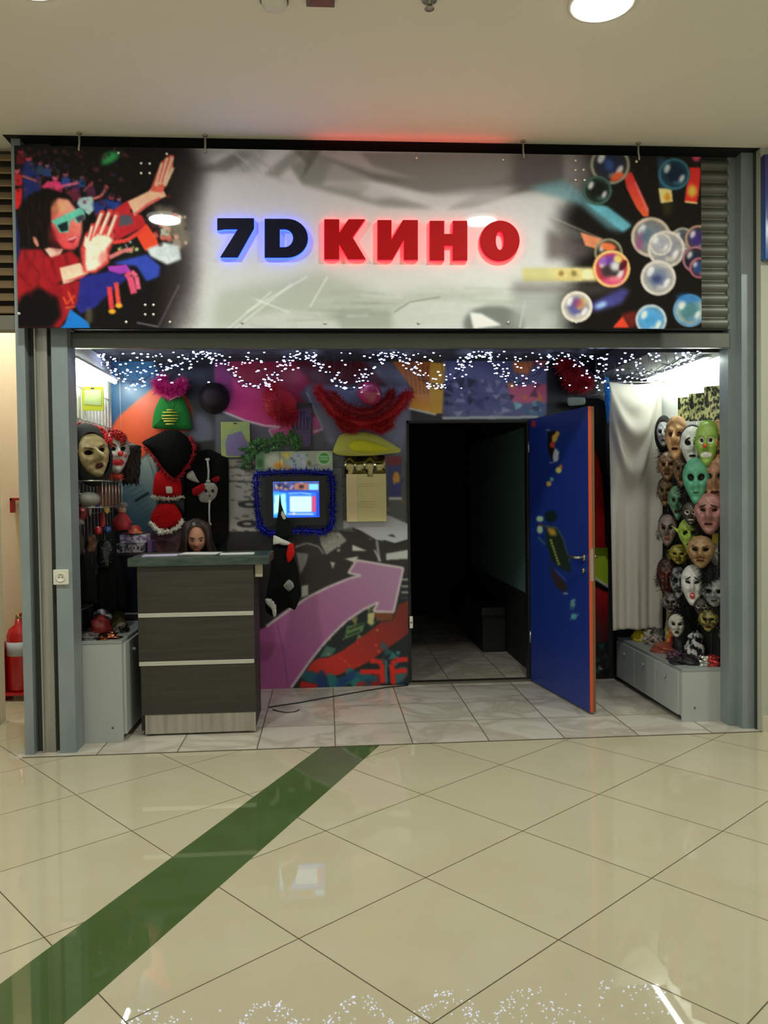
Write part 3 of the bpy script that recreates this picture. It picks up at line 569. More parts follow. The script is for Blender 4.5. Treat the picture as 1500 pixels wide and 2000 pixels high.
S.poly(Z1([(490, 720), (500, 660), (525, 690), (530, 760)]), sk1)
S.poly(Z1([(750, 460), (870, 400), (900, 370), (960, 400), (975, 430), (940, 445), (860, 490), (790, 545)]), (222, 170, 130), soft=1); S.line(Z1([(790, 535), (880, 470), (940, 440)]), 5, sk2, .8)
S.poly(Z1([(880, 400), (915, 300), (945, 230), (990, 190), (1020, 190), (1010, 280), (975, 360), (950, 410)]), (206, 90, 70), soft=1); 
for a_, b_, w in (((915, 370), (950, 235), 6), ((935, 360), (980, 205), 6), ((955, 360), (1010, 200), 6), ((965, 370), (1015, 260), 6)): S.line(Z1([a_, b_]), w, (224, 190, 150) if w == 6 else sk2, .9)
S.line(Z1([(928, 350), (962, 225)]), 2, sk2); S.line(Z1([(948, 350), (990, 215)]), 2, sk2)
S.line(Z1([(930, 1190), (1050, 950)]), 2, (120, 100, 110), .7); S.line(Z1([(800, 1170), (930, 1195)]), 2, (180, 180, 176), .7)
# ---- right: dark space with rays and bubbles
S.poly([(1130, 270), (1400, 270), (1400, 660), (1120, 660), (1070, 610), (1120, 560), (1110, 470), (1090, 420), (1150, 350)], (18, 16, 15), soft=16)
S.poly([(1000, 270), (1150, 270), (1150, 370), (1000, 375)], (66, 60, 56), a=.6, soft=10)
S.poly(Z2([(90, 380), (300, 330), (450, 440), (700, 600), (640, 640), (560, 620), (400, 480), (250, 430)]), (96, 140, 138), a=.75, soft=5); S.poly(Z2([(430, 470), (560, 490), (700, 600), (650, 640)]), (92, 160, 164), soft=2)
S.poly(Z2([(200, 540), (400, 630), (480, 700), (300, 660)]), (110, 108, 96), a=.6, soft=5); S.poly(Z2([(200, 620), (420, 690), (500, 740), (420, 800), (200, 800)]), (84, 76, 70), a=.8, soft=8)
S.poly(Z2([(400, 640), (530, 680), (500, 740), (430, 720)]), (206, 126, 84)); S.line(Z2([(200, 540), (540, 685)]), 1.6, (190, 190, 170), .7)
S.poly(Z2([(655, 300), (700, 285), (800, 500), (800, 550), (770, 550), (730, 500), (670, 380)]), (196, 50, 44), soft=1, c2=(226, 90, 50), ax=((1225, 350), (1260, 420))); S.line(Z2([(720, 350), (795, 520)]), 3, (230, 120, 130), .7)
S.poly(Z2([(850, 200), (900, 200), (940, 460), (870, 470)]), (40, 70, 90), soft=2, a=.7); S.poly(Z2([(858, 385), (935, 385), (942, 462), (872, 472)]), (226, 200, 120)); S.ell(1303, 385, 6, 8, (206, 140, 40), soft=2); S.poly(Z2([(880, 475), (940, 465), (930, 540), (890, 540)]), (50, 50, 20), a=.7, soft=3)
S.poly(Z2([(1040, 260), (1105, 260), (1105, 320), (1085, 470), (1010, 465)]), (214, 44, 38), soft=1); S.ell(1352, 373, 9, 12, (240, 170, 60), soft=3); S.line(Z2([(1015, 462), (1085, 470)]), 3, (240, 220, 130))
S.poly(Z2([(60, 850), (480, 850), (500, 928), (60, 930)]), (190, 186, 120), soft=3, c2=(226, 216, 150), ax=((1060, 540), (1160, 540))); S.poly(Z2([(250, 855), (410, 855), (410, 925), (250, 925)]), (206, 190, 116), soft=1); S.ell(1096, 534, 5, 5, (130, 110, 60), soft=2); S.ell(1121, 534, 5, 6, (130, 116, 60), soft=2)
S.poly(Z2([(0, 930), (420, 935), (700, 960), (500, 1010), (0, 1010)]), (86, 80, 70), a=.55, soft=8)
S.poly(Z2([(460, 1060), (640, 970), (690, 980), (640, 1060), (480, 1110)]), (66, 64, 120), soft=4); S.ell(1174, 240+1068/3, 12, 5, (150, 190, 220), rot=-.4, soft=3)
S.poly(Z2([(590, 1200), (650, 1130), (690, 1200)]), (216, 64, 40)); S.poly(Z2([(640, 1120), (730, 1100), (720, 1200), (690, 1200)]), (120, 34, 26), a=.8, soft=3)
S.poly(Z2([(0, 1010), (250, 1000), (380, 1100), (300, 1205), (0, 1205)]), (150, 156, 140), a=.6, soft=8); S.poly(Z2([(170, 1110), (280, 1100), (250, 1200), (160, 1200)]), (180, 184, 168), a=.5, soft=5)
def bubble(cx, cy, r, body, rim, inner, a=.9):
    x, y, q = 1000+cx/3, 240+cy/3, r/3
    S.ell(x, y, q, q, body, a=a, soft=1); S.ell(x, y, q*.62, q*.6, inner, a=.8, soft=int(q*.12)+1); S.ell(x, y, q*.93, q*.93, rim, ring=q*.08, a=.9, soft=1)
    S.ell(x-q*.45, y-q*.35, q*.18, q*.3, (240, 240, 225), rot=.4, a=.75, soft=2); S.ell(x+q*.48, y+q*.3, q*.14, q*.3, (240, 236, 220), rot=.5, a=.8, soft=2); S.ell(x+q*.2, y+q*.55, q*.3, q*.14, rim, a=.6, soft=2)
bubble(575, 245, 115, (40, 44, 46), (150, 150, 120), (30, 34, 60)); S.ell(1205, 345, 14, 7, (226, 90, 50), rot=-.5, soft=2); S.ell(1190, 322, 9, 12, (50, 90, 150), a=.7, soft=3)
bubble(500, 395, 84, (28, 44, 36), (70, 100, 84), (16, 20, 16)); bubble(950, 300, 92, (22, 60, 70), (60, 110, 120), (16, 26, 44)); S.ell(1360, 307, 8, 9, (190, 60, 90), soft=2)
bubble(815, 670, 116, (126, 124, 116), (196, 176, 146), (110, 120, 122)); S.ell(1250, 470, 7, 20, (150, 60, 110), rot=.2, a=.6, soft=3); S.ell(1262, 460, 11, 14, (70, 100, 110), a=.6, soft=4)
bubble(1000, 680, 66, (90, 96, 92), (180, 176, 150), (60, 66, 80)); bubble(905, 740, 108, (156, 152, 140), (206, 196, 170), (130, 134, 136), .85); bubble(870, 710, 66, (170, 168, 156), (206, 200, 176), (150, 152, 154), .7)
bubble(1095, 680, 80, (56, 50, 60), (190, 150, 110), (60, 40, 110)); bubble(1075, 800, 76, (40, 30, 34), (180, 120, 130), (30, 40, 60)); bubble(1100, 850, 60, (60, 44, 60), (206, 110, 110), (30, 70, 110))
bubble(565, 760, 82, (60, 50, 40), (150, 150, 110), (30, 24, 24)); S.ell(1188, 482, 15, 8, (220, 110, 60), rot=.2, soft=2)
bubble(583, 855, 108, (206, 60, 70), (236, 200, 110), (24, 46, 44)); S.ell(1190, 508, 22, 9, (110, 60, 150), rot=-.2, a=.8, soft=3); S.ell(1207, 506, 8, 8, (230, 206, 90), a=.9, soft=2); S.ell(1197, 548, 20, 8, (226, 90, 130), a=.7, soft=3); S.ell(1202, 520, 10, 9, (236, 236, 220), a=.8, soft=3); S.ell(1217, 518, 6, 12, (70, 20, 30), rot=.6, a=.9, soft=1)
bubble(857, 908, 102, (176, 172, 154), (206, 200, 178), (96, 110, 130)); S.ell(1283, 545, 10, 8, (40, 50, 90), a=.8, soft=4)
bubble(380, 1078, 90, (190, 186, 160), (216, 206, 180), (60, 60, 120)); S.ell(1135, 594, 8, 12, (230, 190, 70), rot=.5, a=.7, soft=3); S.ell(1129, 592, 10, 8, (150, 50, 90), a=.7, soft=4)
bubble(815, 1155, 90, (96, 156, 186), (186, 190, 176), (70, 150, 190)); bubble(1040, 1100, 94, (150, 172, 160), (90, 140, 170), (60, 110, 110)); S.ell(1345, 583, 24, 8, (40, 110, 170), rot=.1, a=.8, soft=4)
# fine mottling of the printed photograph, then a slight softness
tex = RNG.rand(*sc.a.shape[:2]); tex = Canvas._blur(tex, 2)-.5; tex2 = Canvas._blur(RNG.rand(*sc.a.shape[:2]), 6)-.5
xx = np.arange(sc.a.shape[1]); amt = np.clip(np.maximum((420-xx)/60., (xx-1060)/60.), .16, 1)[None, :, None]
sc.a = np.clip(sc.a*(1+(tex[..., None]*.55+tex2[..., None]*1.2)*amt), 0, 255)*np.array([.97, .972, 1.07])
YS = 4.60
sign = thing('shop_sign', 'long printed cinema sign with glowing blue and red letters above the entrance', 'sign', (.26, YS, 2.39))
qs = [at(22, 284, YS), at(1370, 305, YS), at(1372, 642, YS), at(30, 641, YS)]
xl, xr, zt, zb = -1.668, 2.196, 3.381, 2.390
sx = [Vector((xl, YS, zt)), Vector((xr, YS, zt)), Vector((xr, YS, zb)), Vector((xl, YS, zb))]
# canvas was drawn in photograph pixels; the true rectangle is sampled through the same camera model
fixn(MB().box(xl, xr, YS+.002, YS+.012, zb, zt).build('panel', mat('acrylic_edge', (40, 40, 40), .2), sign))
printed('print', sx, sc, vmat('sign_print', .5, coat=.55, spec=.0), .0052, sign, gain=1.5)
def letter(nm, outlines, face_rgb, glow, label, w=None):
    cu = bpy.data.curves.new('letter', 'CURVE'); cu.dimensions = '2D'; cu.fill_mode = 'BOTH'
    wl = []
    for pts in outlines:
        sp = cu.splines.new('POLY'); sp.points.add(len(pts)-1); sp.use_cyclic_u = True; row = []
        for i, (x, y) in enumerate(pts):
            p = at(350+x/2, 260+y/2, YS-.03); sp.points[i].co = (p.x, p.z, 0, 1)
    def mk(extrude, off, y, name, m, parent):
        c2 = cu.copy(); c2.extrude = extrude; c2.offset = off; c2.bevel_depth = .0015 if off == 0 else 0
        tmp = bpy.data.objects.new('tmp', c2); C.objects.link(tmp); dg = bpy.context.evaluated_depsgraph_get(); me = bpy.data.meshes.new_from_object(tmp.evaluated_get(dg))
        bpy.data.objects.remove(tmp); bpy.data.curves.remove(c2)
        og = org(parent)
        for v in me.vertices: x, z, d = v.co; v.co = (x-og.x, y-d-og.y, z-og.z)
        me.materials.clear(); me.materials.append(m); o = bpy.data.objects.new(name, me); C.objects.link(o); o.parent = parent; ORG[o.name] = og; fixn(o); return o
    L = mk(.007, 0, YS-.030, 'letter', mat('face_'+('blue' if glow[2] > 200 else 'red'), face_rgb, .6, spec=.15), sign); L['label'] = label
    mk(.0075, .0035, YS-.0135, 'glow_plate', mat('glow_'+('blue' if glow[2] > 200 else 'red'), glow, .5, emit=glow, es=7.0 if glow[2] > 200 else 5.), L)
    bpy.data.curves.remove(cu)
def arc(cx, cy, rx, ry, a0, a1, n): return [(cx+rx*math.cos(math.radians(a0+(a1-a0)*k/n)), cy+ry*math.sin(math.radians(a0+(a1-a0)*k/n))) for k in range(n+1)]
BL, RD = ((10, 12, 40), (40, 70, 255)), ((178, 4, 10), (255, 24, 44))
letter('7', [[(150, 335), (291, 335), (291, 372), (228, 484), (163, 484), (232, 374), (178, 374), (150, 378)]], *BL, 'black 7 with blue glow')
letter('D', [[(335, 337), (420, 337)]+arc(420, 411, 82, 74, -80, 80, 14)+[(420, 485), (335, 485)], ([(392, 374), (412, 374)]+arc(412, 411, 34, 37, -80, 80, 10)+[(412, 448), (392, 448)])[::-1]], *BL, 'black D with blue glow')
letter('K', [[(568, 339), (624, 339), (624, 394), (662, 339), (724, 339), (676, 408), (726, 491), (660, 491), (624, 430), (624, 491), (568, 491)]], *RD, 'red letter with K shape and red glow')
letter('I', [[(776, 342), (828, 342), (828, 420), (874, 342), (931, 342), (931, 493), (879, 493), (879, 413), (832, 493), (776, 493)]], *RD, 'red letter like a mirrored N with red glow')
letter('N', [[(980, 345), (1034, 345), (1034, 396), (1070, 396), (1070, 345), (1124, 345), (1124, 495), (1070, 495), (1070, 438), (1034, 438), (1034, 495), (980, 495)]], *RD, 'red letter like an H with red glow')
letter('O', [arc(1252, 421, 76, 77, 0, 350, 35), arc(1252, 421, 17, 38, 0, 345, 23)[::-1]], *RD, 'red round letter with red glow')
m_bolt = mat('bolt_steel', (214, 214, 206), .25, .8)
for x, y in [(695, 178), (978, 183), (828, 238), (878, 240), (828, 296), (878, 296), (113, 1118), (740, 1168), (997, 1168), (852, 1068), (900, 1068), (852, 1124), (900, 1124)]:
    p = at(x/3, 240+y/3, YS); MB().lathe(p, [(.009, 0), (.009, -.006), (.005, -.009)], 12, 'Y').build('bolt', m_bolt, sign)
for x, y in [(372, 222), (372, 278), (418, 276), (372, 336), (425, 336), (728, 228), (375, 1170)]:
    p = at(1000+x/3, 240+y/3, YS); MB().lathe(p, [(.009, 0), (.009, -.006), (.005, -.009)], 12, 'Y').build('bolt', m_bolt, sign)
for x, y in [(927, 99), (1265, 105), (935, 742), (1285, 740), (245, 740), (570, 742)]:
    p = at(350+x/2, 260+y/2, YS); MB().lathe(p, [(.008, 0), (.008, -.006), (.005, -.009)], 12, 'Y').build('bolt', m_bolt, sign)
for x in (155, 401, 1022, 1247):
    p = at(x, 290, YS+.004); tz = ZC
    o = MB().tube([(p.x, YS+.006, tz), (p.x, YS+.006, 3.40), (p.x, YS-.006, 3.372), (p.x, YS-.006, 3.355)], .0055, 8).lathe((p.x, YS+.006, tz-.008), [(.014, 0), (.014, .008)], 12).build('hanging_hook', mat('hook_grey', (170, 164, 150), .4, .5), sign)
MB().box(-.04, 1.06, YS+.014, YS+.022, zt-.004, zt).build('led_strip', mat('led_red', (255, 30, 40), .5, emit=(255, 70, 74), es=10.), sign)

# blue neighbour sign on the right wall
ns = thing('blue_sign', 'dark blue lightbox sign cut by the right edge of the view', 'sign', (2.9, YF, 2.8))
nm = mat('sign_blue', (38, 48, 128), .15, coat=.6); nt = nm.node_tree; b = nt.nodes['Principled BSDF']
tc = nt.nodes.new('ShaderNodeTexCoord'); sp = nt.nodes.new('ShaderNodeSeparateXYZ'); rp = nt.nodes.new('ShaderNodeValToRGB'); rp.color_ramp.elements[0].color = (*lin((24, 90, 160)), 1); rp.color_ramp.elements[1].color = (*lin((56, 34, 110)), 1)
nt.links.new(tc.outputs['Generated'], sp.inputs[0]); nt.links.new(sp.outputs[2], rp.inputs[0]); nt.links.new(rp.outputs[0], b.inputs['Base Color'])
bevel(fixn(MB().box(2.578, 3.3, YF-.05, YF-.001, 2.795, 3.405).build('box', nm, ns)), .006)
fixn(MB().prism([(2.612, YF-.051, 2.93), (2.66, YF-.051, 2.93), (2.66, YF-.051, 3.10), (2.640, YF-.051, 3.11), (2.612, YF-.051, 3.08)], (0, -.006, 0)).ell((2.62, YF-.055, 3.04), (.022, .004, .04)).build('white_letter', mat('letter_white', (240, 240, 232), .4), ns))

# ================================================================== PASSAGE
ex = thing('fire_extinguisher', 'red fire extinguisher standing by the left wall behind the grey post', 'fire extinguisher', (-2.27, 6.05, 0))
m_red = mat('extinguisher_red', (196, 22, 24), .3, coat=.5)
MB().lathe((-2.24, 6.05, .06), [(.07, 0), (.085, .02), (.085, .40), (.07, .45), (.03, .48), (.025, .52)], 24).build('cylinder', m_red, ex)
bevel(fixn(MB().box(-2.345, -2.325, 5.95, 6.15, 0, .42).box(-2.345, -2.13, 5.95, 6.15, .04, .06).box(-2.15, -2.13, 5.95, 6.15, 0, .42).build('stand', m_red, ex)), .004)
MB().tube([(-2.24, 6.05, .57), (-2.24, 6.05, .6), (-2.17, 6.0, .64), (-2.12, 6.0, .66)], .012).build('handle', mat('handle_red', (170, 24, 24), .4), ex)
MB().lathe((-2.24, 6.05, .57), [(.022, 0), (.022, .04)], 12).build('valve', mat('brass', (170, 150, 90), .3, .8), ex)
MB().lathe((-2.24, 6.05, .42), [(.0862, -.1), (.0862, .0)], 24).build('label_band', mat('label_white', (196, 206, 216), .5), ex)
o = fixn(MB().box(-2.31, -2.296, 6.12, 6.19, 1.35, 1.455).box(-2.31, -2.24, 6.12, 6.19, 1.44, 1.458).build('wall_bracket', mat('bracket_dark_red', (160, 20, 24), .4))); setp(o, 'small red L-shaped bracket on the beige wall above the extinguisher', 'bracket')

# light switch / socket on the post
sk = thing('wall_socket', 'white power socket on the left steel post', 'socket', (-1.503, 4.709, 1.006))
bevel(fixn(MB().box(-1.545, -1.460, 4.695, 4.7095, .964, 1.050).build('plate', mat('socket_white', (222, 220, 206), .4), sk)), .004, 3)
MB().lathe((-1.503, 4.695, 1.006), [(.026, .001), (.026, -.004), (.021, -.004), (.020, -.001), (.002, -.001)], 24, 'Y').build('ring', mat('socket_white', (0, 0, 0)), sk)
for x_ in (-1.511, -1.494): MB().lathe((x_, 4.6945, 1.006), [(.0035, 0), (.0035, -.002)], 10, 'Y').build('pin_hole', mat('hole_dark', (40, 36, 30), .7), sk)

# ================================================================== COUNTER
ct = thing('reception_counter', 'dark wooden reception counter with two light strips and a green stone top', 'counter', (-.78, 5.19, 0))
m_wd = mat('dark_wood', (47, 46, 38), .45, noise=((3, 3, 60), (60, 58, 48), .3, .7)); m_wd2 = mat('side_wood', (34, 31, 28), .5)
fx0, fx1, fy = -1.145, -.448, 4.98
for z0, z1 in ((.130, .428), (.458, .722), (.752, 1.035)): bevel(fixn(MB().box(fx0 if z0 > .2 else fx0+.012, fx1, fy, fy+.025, z0, z1).build('front_board', m_wd, ct)), .002)
for z0 in (.430, .724): o = bevel(fixn(MB().box(fx0+.002, fx1-.004, fy-.004, fy+.02, z0, z0+.026).build('metal_strip', mat('strip_alu', (206, 206, 194), .35, .5), ct)), .002)
bevel(fixn(MB().box(fx0+.03, fx1-.002, fy+.004, fy+.024, .012, .130).build('kick_plate', mat('kick_steel', (186, 182, 168), .32, .35, noise=((22, 4, 1), (150, 146, 132), .3, .7)), ct)), .002)
fixn(MB().box(fx0+.004, fx0+.024, fy+.025, 5.40, .03, 1.035).build('side_panel', m_wd2, ct)); fixn(MB().box(fx1-.022, fx1-.002, fy+.025, 5.40, .03, 1.035).build('side_panel', m_wd2, ct))
fixn(MB().box(fx0+.024, fx1-.022, fy+.03, 5.30, .50, .52).build('shelf', m_wd2, ct))
for fx_ in (fx0+.05, fx1-.09): MB().box(fx_, fx_+.04, fy+.03, 5.38, 0, .03).build('foot_rail', m_wd2, ct)
bevel(fixn(MB().box(-1.195, -.352, 4.955, 5.42, 1.035, 1.088).build('countertop', mat('green_stone', (46, 62, 54), .3, noise=((14, 10, 60), (74, 88, 78), .35, .7)), ct)), .003)
bevel(fixn(MB().box(-.44, -.395, 5.0, 5.03, .955, 1.035).build('top_bracket', mat('bracket_beige', (180, 172, 150), .5), ct)))
# papers on the counter
for i, (x, y, w, d, r_, c, lb) in enumerate(((-1.03, 5.12, .21, .15, .1, (206, 196, 226), 'pale lilac leaflet lying on the left end of the counter top'), (-.80, 5.22, .24, .16, -.12, (226, 226, 222), 'white sheet of paper lying on the middle of the counter top'), (-.56, 5.14, .21, .14, .06, (216, 220, 214), 'grey white sheet of paper on the right end of the counter top'))):
    M = Matrix.Translation((x, y, 1.089)) @ Matrix.Rotation(r_, 4, 'Z'); o = fixn(MB().box(-w/2, w/2, -d/2, d/2, 0, .004, M).build('paper_sheet', mat('paper_%d' % i, c, .6))); setp(o, lb, 'paper')

# ================================================================== CABINETS
m_cab = mat('grey_laminate', (176, 182, 178), .42); m_cab2 = mat('grey_laminate_edge', (150, 158, 156), .4)
def cabinet(name, label, x0, x1, y0, y1, h, taper=0.):
    t = thing(name, label, 'cabinet', ((x0+x1)/2, (y0+y1)/2, 0))
    if taper >= 0: a, b_ = x0, x1
    mb = MB(); 
    bevel(fixn(mb.box(x0, x1, y0, y0+.018, 0, h-.018).build('end_panel', m_cab, t)), .0015)
    bevel(fixn(MB().box(x0, x1, y0+.018, y1, .035, h-.018).build('body', m_cab, t)), .0015)
    bevel(fixn(MB().box(x0+.02, x1-.02, y0+.018, y1, 0, .035).build('plinth', mat('plinth_grey', (70, 74, 70), .6), t)), .001)
    bevel(fixn(MB().box(x0-.003, x1+.003, y0-.003, y1, h-.018, h).build('top', m_cab2, t)), .002)
    side = x1 if x1 < 0 else x0
    s_ = .002 if side > 0 else -.002
    for k in (0, 1, 2):
        yy0 = y0+.03+k*(y1-y0-.04)/3; yy1 = yy0+(y1-y0-.04)/3-.006
        xs_ = (side-.016, side) if side > 0 else (side, side+.016)
        d = bevel(fixn(MB().box(xs_[0], xs_[1], yy0, yy1, .04, h-.022).build('door', m_cab, t)), .002)
        MB().lathe((xs_[0] if side > 0 else xs_[1], (yy0+yy1)/2, h-.09), [(.010, 0), (.010, -.014 if side > 0 else .014), (.006, -.018 if side > 0 else .018)], 12, 'X').build('knob', m_cab2, d)
    MB().lathe((x1-.06 if x1 < 0 else x0+.08, y0-.0, .088), [(.006, 0), (.006, -.003)], 10, 'Y').build('screw_cap', mat('screw_grey', (90, 94, 92), .5), t)
    return t
cabinet('display_cabinet', 'narrow tall grey cabinet left of the dark counter', -1.498, -1.222, 4.885, 6.05, .605)
cabinet('display_cabinet', 'low grey cabinet along the right wall beneath the masks', 2.205, 2.495, 4.90, 6.02, .335)

# ================================================================== BLUE DOOR (stands open)
dr = thing('open_door', 'blue door with orange edge standing open, patched with worn stickers', 'door', (1.54, 6.08, 0))
hv = Vector((1.545, 6.075, 0)); tv = Vector((1.690, 5.125, 0)); dv = (tv-hv).normalized(); nv_ = Vector((dv.y, -dv.x, 0))   # nv_ points to -x side
if nv_.x > 0: nv_ = -nv_
def dbox(a0, a1, b0, b1, z0, z1):
    """box along the door: a = distance from hinge, b = thickness away from left face"""
    vs = []
    for a in (a0, a1):
        for b_ in (b0, b1):
            for z in (z0, z1): vs.append(hv+dv*a-nv_*b_+Vector((0, 0, z)))
    return vs
DF = [(0, 1, 3, 2), (4, 6, 7, 5), (0, 4, 5, 1), (2, 3, 7, 6), (0, 2, 6, 4), (1, 5, 7, 3)]
LD = (tv-hv).length
fixn(MB().add(dbox(0, LD-.006, .0015, .04, .015, 2.0), DF).build('leaf', mat('door_blue', (24, 46, 120), .4), dr))
fixn(MB().add(dbox(LD-.006, LD, 0, .022, .015, 2.0), DF).build('orange_edge', mat('edge_orange', (206, 84, 46), .5), dr)); fixn(MB().add(dbox(LD-.006, LD, .022, .042, .015, 2.0), DF).build('brown_edge', mat('edge_brown', (120, 84, 50), .5), dr))
dcv = Canvas(1010, 770, 1170, 1420, (22, 46, 124)); D3 = zz(780, 780, 3.126); Q = dcv
Q.poly(D3([(805, 130), (830, 130), (830, 168), (805, 168)]), (190, 40, 50))
Q.line(D3([(895, 187), (922, 187)]), 2.2, (200, 200, 190)); Q.poly(D3([(905, 200), (960, 190), (940, 260), (960, 350), (930, 370), (905, 300)]), (24, 18, 14)); Q.poly(D3([(930, 230), (965, 190), (980, 205), (955, 260), (930, 265)]), (220, 170, 70)); Q.poly(D3([(920, 265), (950, 260), (945, 300), (920, 290)]), (200, 70, 40))
Q.poly(D3([(950, 295), (975, 320), (970, 375), (945, 385), (935, 350)]), (200, 204, 216)); Q.line(D3([(915, 388), (945, 384)]), 1.8, (190, 196, 200)); Q.ell(780+972/3.126, 780+432/3.126, 6, 6, (206, 196, 110)); Q.ell(780+985/3.126, 780+410/3.126, 3, 4, (200, 120, 40)); Q.ell(780+912/3.126, 780+515/3.126, 5, 5, (216, 166, 90)); Q.ell(780+930/3.126, 780+488/3.126, 4, 4, (90, 160, 160))
Q.ell(780+925/3.126, 780+715/3.126, 12, 12, (20, 38, 40)); Q.poly(D3([(890, 770), (960, 780), (1000, 850), (1035, 960), (1050, 1060), (1000, 1040), (930, 990), (900, 880)]), (30, 44, 34), soft=1.5); Q.poly(D3([(900, 780), (950, 790), (960, 830), (920, 830)]), (180, 140, 60), soft=2)
Q.ell(780+858/3.126, 780+730/3.126, 7, 6, (170, 200, 170)); Q.ell(780+858/3.126, 780+795/3.126, 6, 8, (170, 200, 160)); Q.line(D3([(845, 840), (890, 885)]), 3, (60, 120, 120)); Q.line(D3([(845, 765), (890, 770)]), 3, (100, 50, 60))
for k in range(9): Q.ell(780+(925+k*6)/3.126, 780+(860+k*18)/3.126, 2.5, 2, (190, 190, 80))
Q.line(D3([(890, 775), (960, 780), (1000, 850), (1040, 990)]), 1.3, (90, 130, 150)); Q.poly(D3([(915, 1000), (960, 1060), (1020, 1130), (1020, 1185), (960, 1150), (930, 1080)]), (52, 40, 40), soft=1.5); Q.line(D3([(950, 1040), (1020, 1110)]), 1.5, (90, 120, 180)); Q.line(D3([(1000, 1186), (1030, 1186)]), 1.8, (200, 200, 206))
Q.scatter(16, (1113, 1172, 1122, 1192), [(120, 170, 160), (60, 110, 110), (160, 190, 190)], (1, 3), .9); Q.ell(780+1065/3.126, 780+1325/3.126, 6, 6, (80, 150, 160)); Q.line(D3([(1040, 1345), (1095, 1310)]), 2, (90, 150, 170))
p0 = hv+Vector((0, 0, 2.0)); p1 = hv+dv*LD+Vector((0, 0, 2.0)); p2 = hv+dv*LD+Vector((0, 0, .015)); p3 = hv+Vector((0, 0, .015))
printed('stickered_face', [p0, p1, p2, p3], dcv, vmat('door_print', .38), .006, dr, gain=1.25)
m_ch = mat('chrome', (0, 0, 0))
def dpt(a, b_, z): return hv+dv*a-nv_*b_+Vector((0, 0, z))
for s_ in (0, 1):
    b0 = -.001 if s_ == 0 else .041; k = -1 if s_ == 0 else 1
    MB().tube([dpt(LD-.07, b0, 1.02), dpt(LD-.07, b0+k*.05, 1.02), dpt(LD-.10, b0+k*.055, 1.02), dpt(LD-.20, b0+k*.055, 1.02)], [.011, .010, .010, .009], 10).build('handle', m_ch, dr)
    MB().tube([dpt(LD-.07, b0, 1.02), dpt(LD-.07, b0+k*.006, 1.02)], .024, 16).build('rosette', m_ch, dr)
    MB().tube([dpt(LD-.07, b0, .935), dpt(LD-.07, b0+k*.012, .935)], .018, 14).build('lock_cylinder', m_ch, dr)
fixn(MB().add(dbox(LD-.002, LD+.0015, .008, .030, .87, 1.08), DF).build('strike_plate', mat('strike_steel', (180, 176, 160), .35, .7), dr))
for z in (.3, 1.75): MB().tube([Vector((1.545, 6.085, z)), Vector((1.545, 6.085, z+.09))], .009, 10).build('hinge', m_ch, dr)

# ================================================================== DISPLAY LIGHTS
def tube_light(x, label):
    t = thing('tube_lamp', label, 'lamp', (x, 5.4, 2.30), 'white tubes over the display racks')
    fixn(MB().box(x-.02, x+.02, 4.98, 5.95, 2.288, 2.305).build('housing', m_white, t))
    MB().tube([(x, 5.0, 2.275), (x, 5.93, 2.275)], .013, 12).build('tube', mat('tube_glow', (240, 250, 240), .5, emit=(244, 255, 240), es=RACK_TUBE), t)
tube_light(X1s-.10, 'glowing white tube under the soffit over the right mask wall')
tube_light(X0s+.07, 'glowing white tube under the soffit over the left display wall')

# ================================================================== FAIRY LIGHTS
gl = thing('fairy_light_garland', 'string of blue-white fairy lights looped in scallops under the shop ceiling', 'fairy lights', (.45, 5.98, 2.44))
YG = 5.90
def gpt(x, y, Y=YG):
    top = 2.437 if x < 1150 else 2.29      # lamps lie under the ceiling, or under the soffit at the right
    if x >= 1150: Y = min(Y, 5.93)
    return at(x, y, min(Y, (top-EYE)*1570/(963-min(y, 900))-.02))
knots = [(195, 700), (262, 748), (330, 722), (400, 690), (500, 758), (592, 694), (682, 760), (762, 694), (860, 758), (940, 692), (1015, 752), (1098, 690), (1180, 748), (1262, 728), (1370, 692)]
def sag(a, b, n=10, dy=4):
    out = []
    for k in range(n):
        t = k/n; t2 = (1-math.cos(PI*t))/2; out.append((a[0]+(b[0]-a[0])*t, a[1]+(b[1]-a[1])*t2))
    return out
curve = []
for a, b in zip(knots[:-1], knots[1:]): curve += sag(a, b)
curve.append(knots[-1])
wires = MB(); pos = []
for s_ in range(4):
    ph = RNG.uniform(0, 6); w = []
    for i, (x, y) in enumerate(curve):
        jx, jy = RNG.normal(0, 5), RNG.normal(0, 5); w.append(gpt(x+jx, min(762, max(688, y+jy-2)), YG-.02+.012*s_))
    wires.tube(w, .0022, 4)
for (x, y) in [(195+k*17, 0) for k in range(70)]:   # short drops
    yb = np.interp(x, [c[0] for c in curve], [c[1] for c in curve]); wires.tube([gpt(x, 694, YG), gpt(x+RNG.normal(0, 5), 700+(yb-694)*.5, YG), gpt(x+RNG.normal(0, 7), yb+RNG.normal(0, 4), YG)], .0016, 4)
wires.build('cable', mat('cable_dark', (26, 30, 60), .5), gl)
N = 720
cxs = [c[0] for c in curve]; cys = [c[1] for c in curve]
while len(pos) < N:
    x = RNG.uniform(190, 1372); yc = float(np.interp(x, cxs, cys)); edge = x < 400 or x > 1000
    u = RNG.rand()
    if u < (.25 if edge else .62): y = yc+RNG.normal(0, 9)
    elif u < .97: y = RNG.uniform(688, max(700, yc+4 if not edge else min(762, yc+18)))
    else: y = RNG.uniform(686, 760)
    lim = 762 if 225 < x < 1290 else (745 if x < 225 else 742-(x-1290)*.62)
    if x < 225: lim = 700+(x-185)*1.25
    if 686 <= y <= lim: pos.append((x, y))
m_bulb = mat('bulb_glow', (226, 232, 255), .4, emit=(186, 200, 255), es=BULB)
pm = None
stuff = MB()
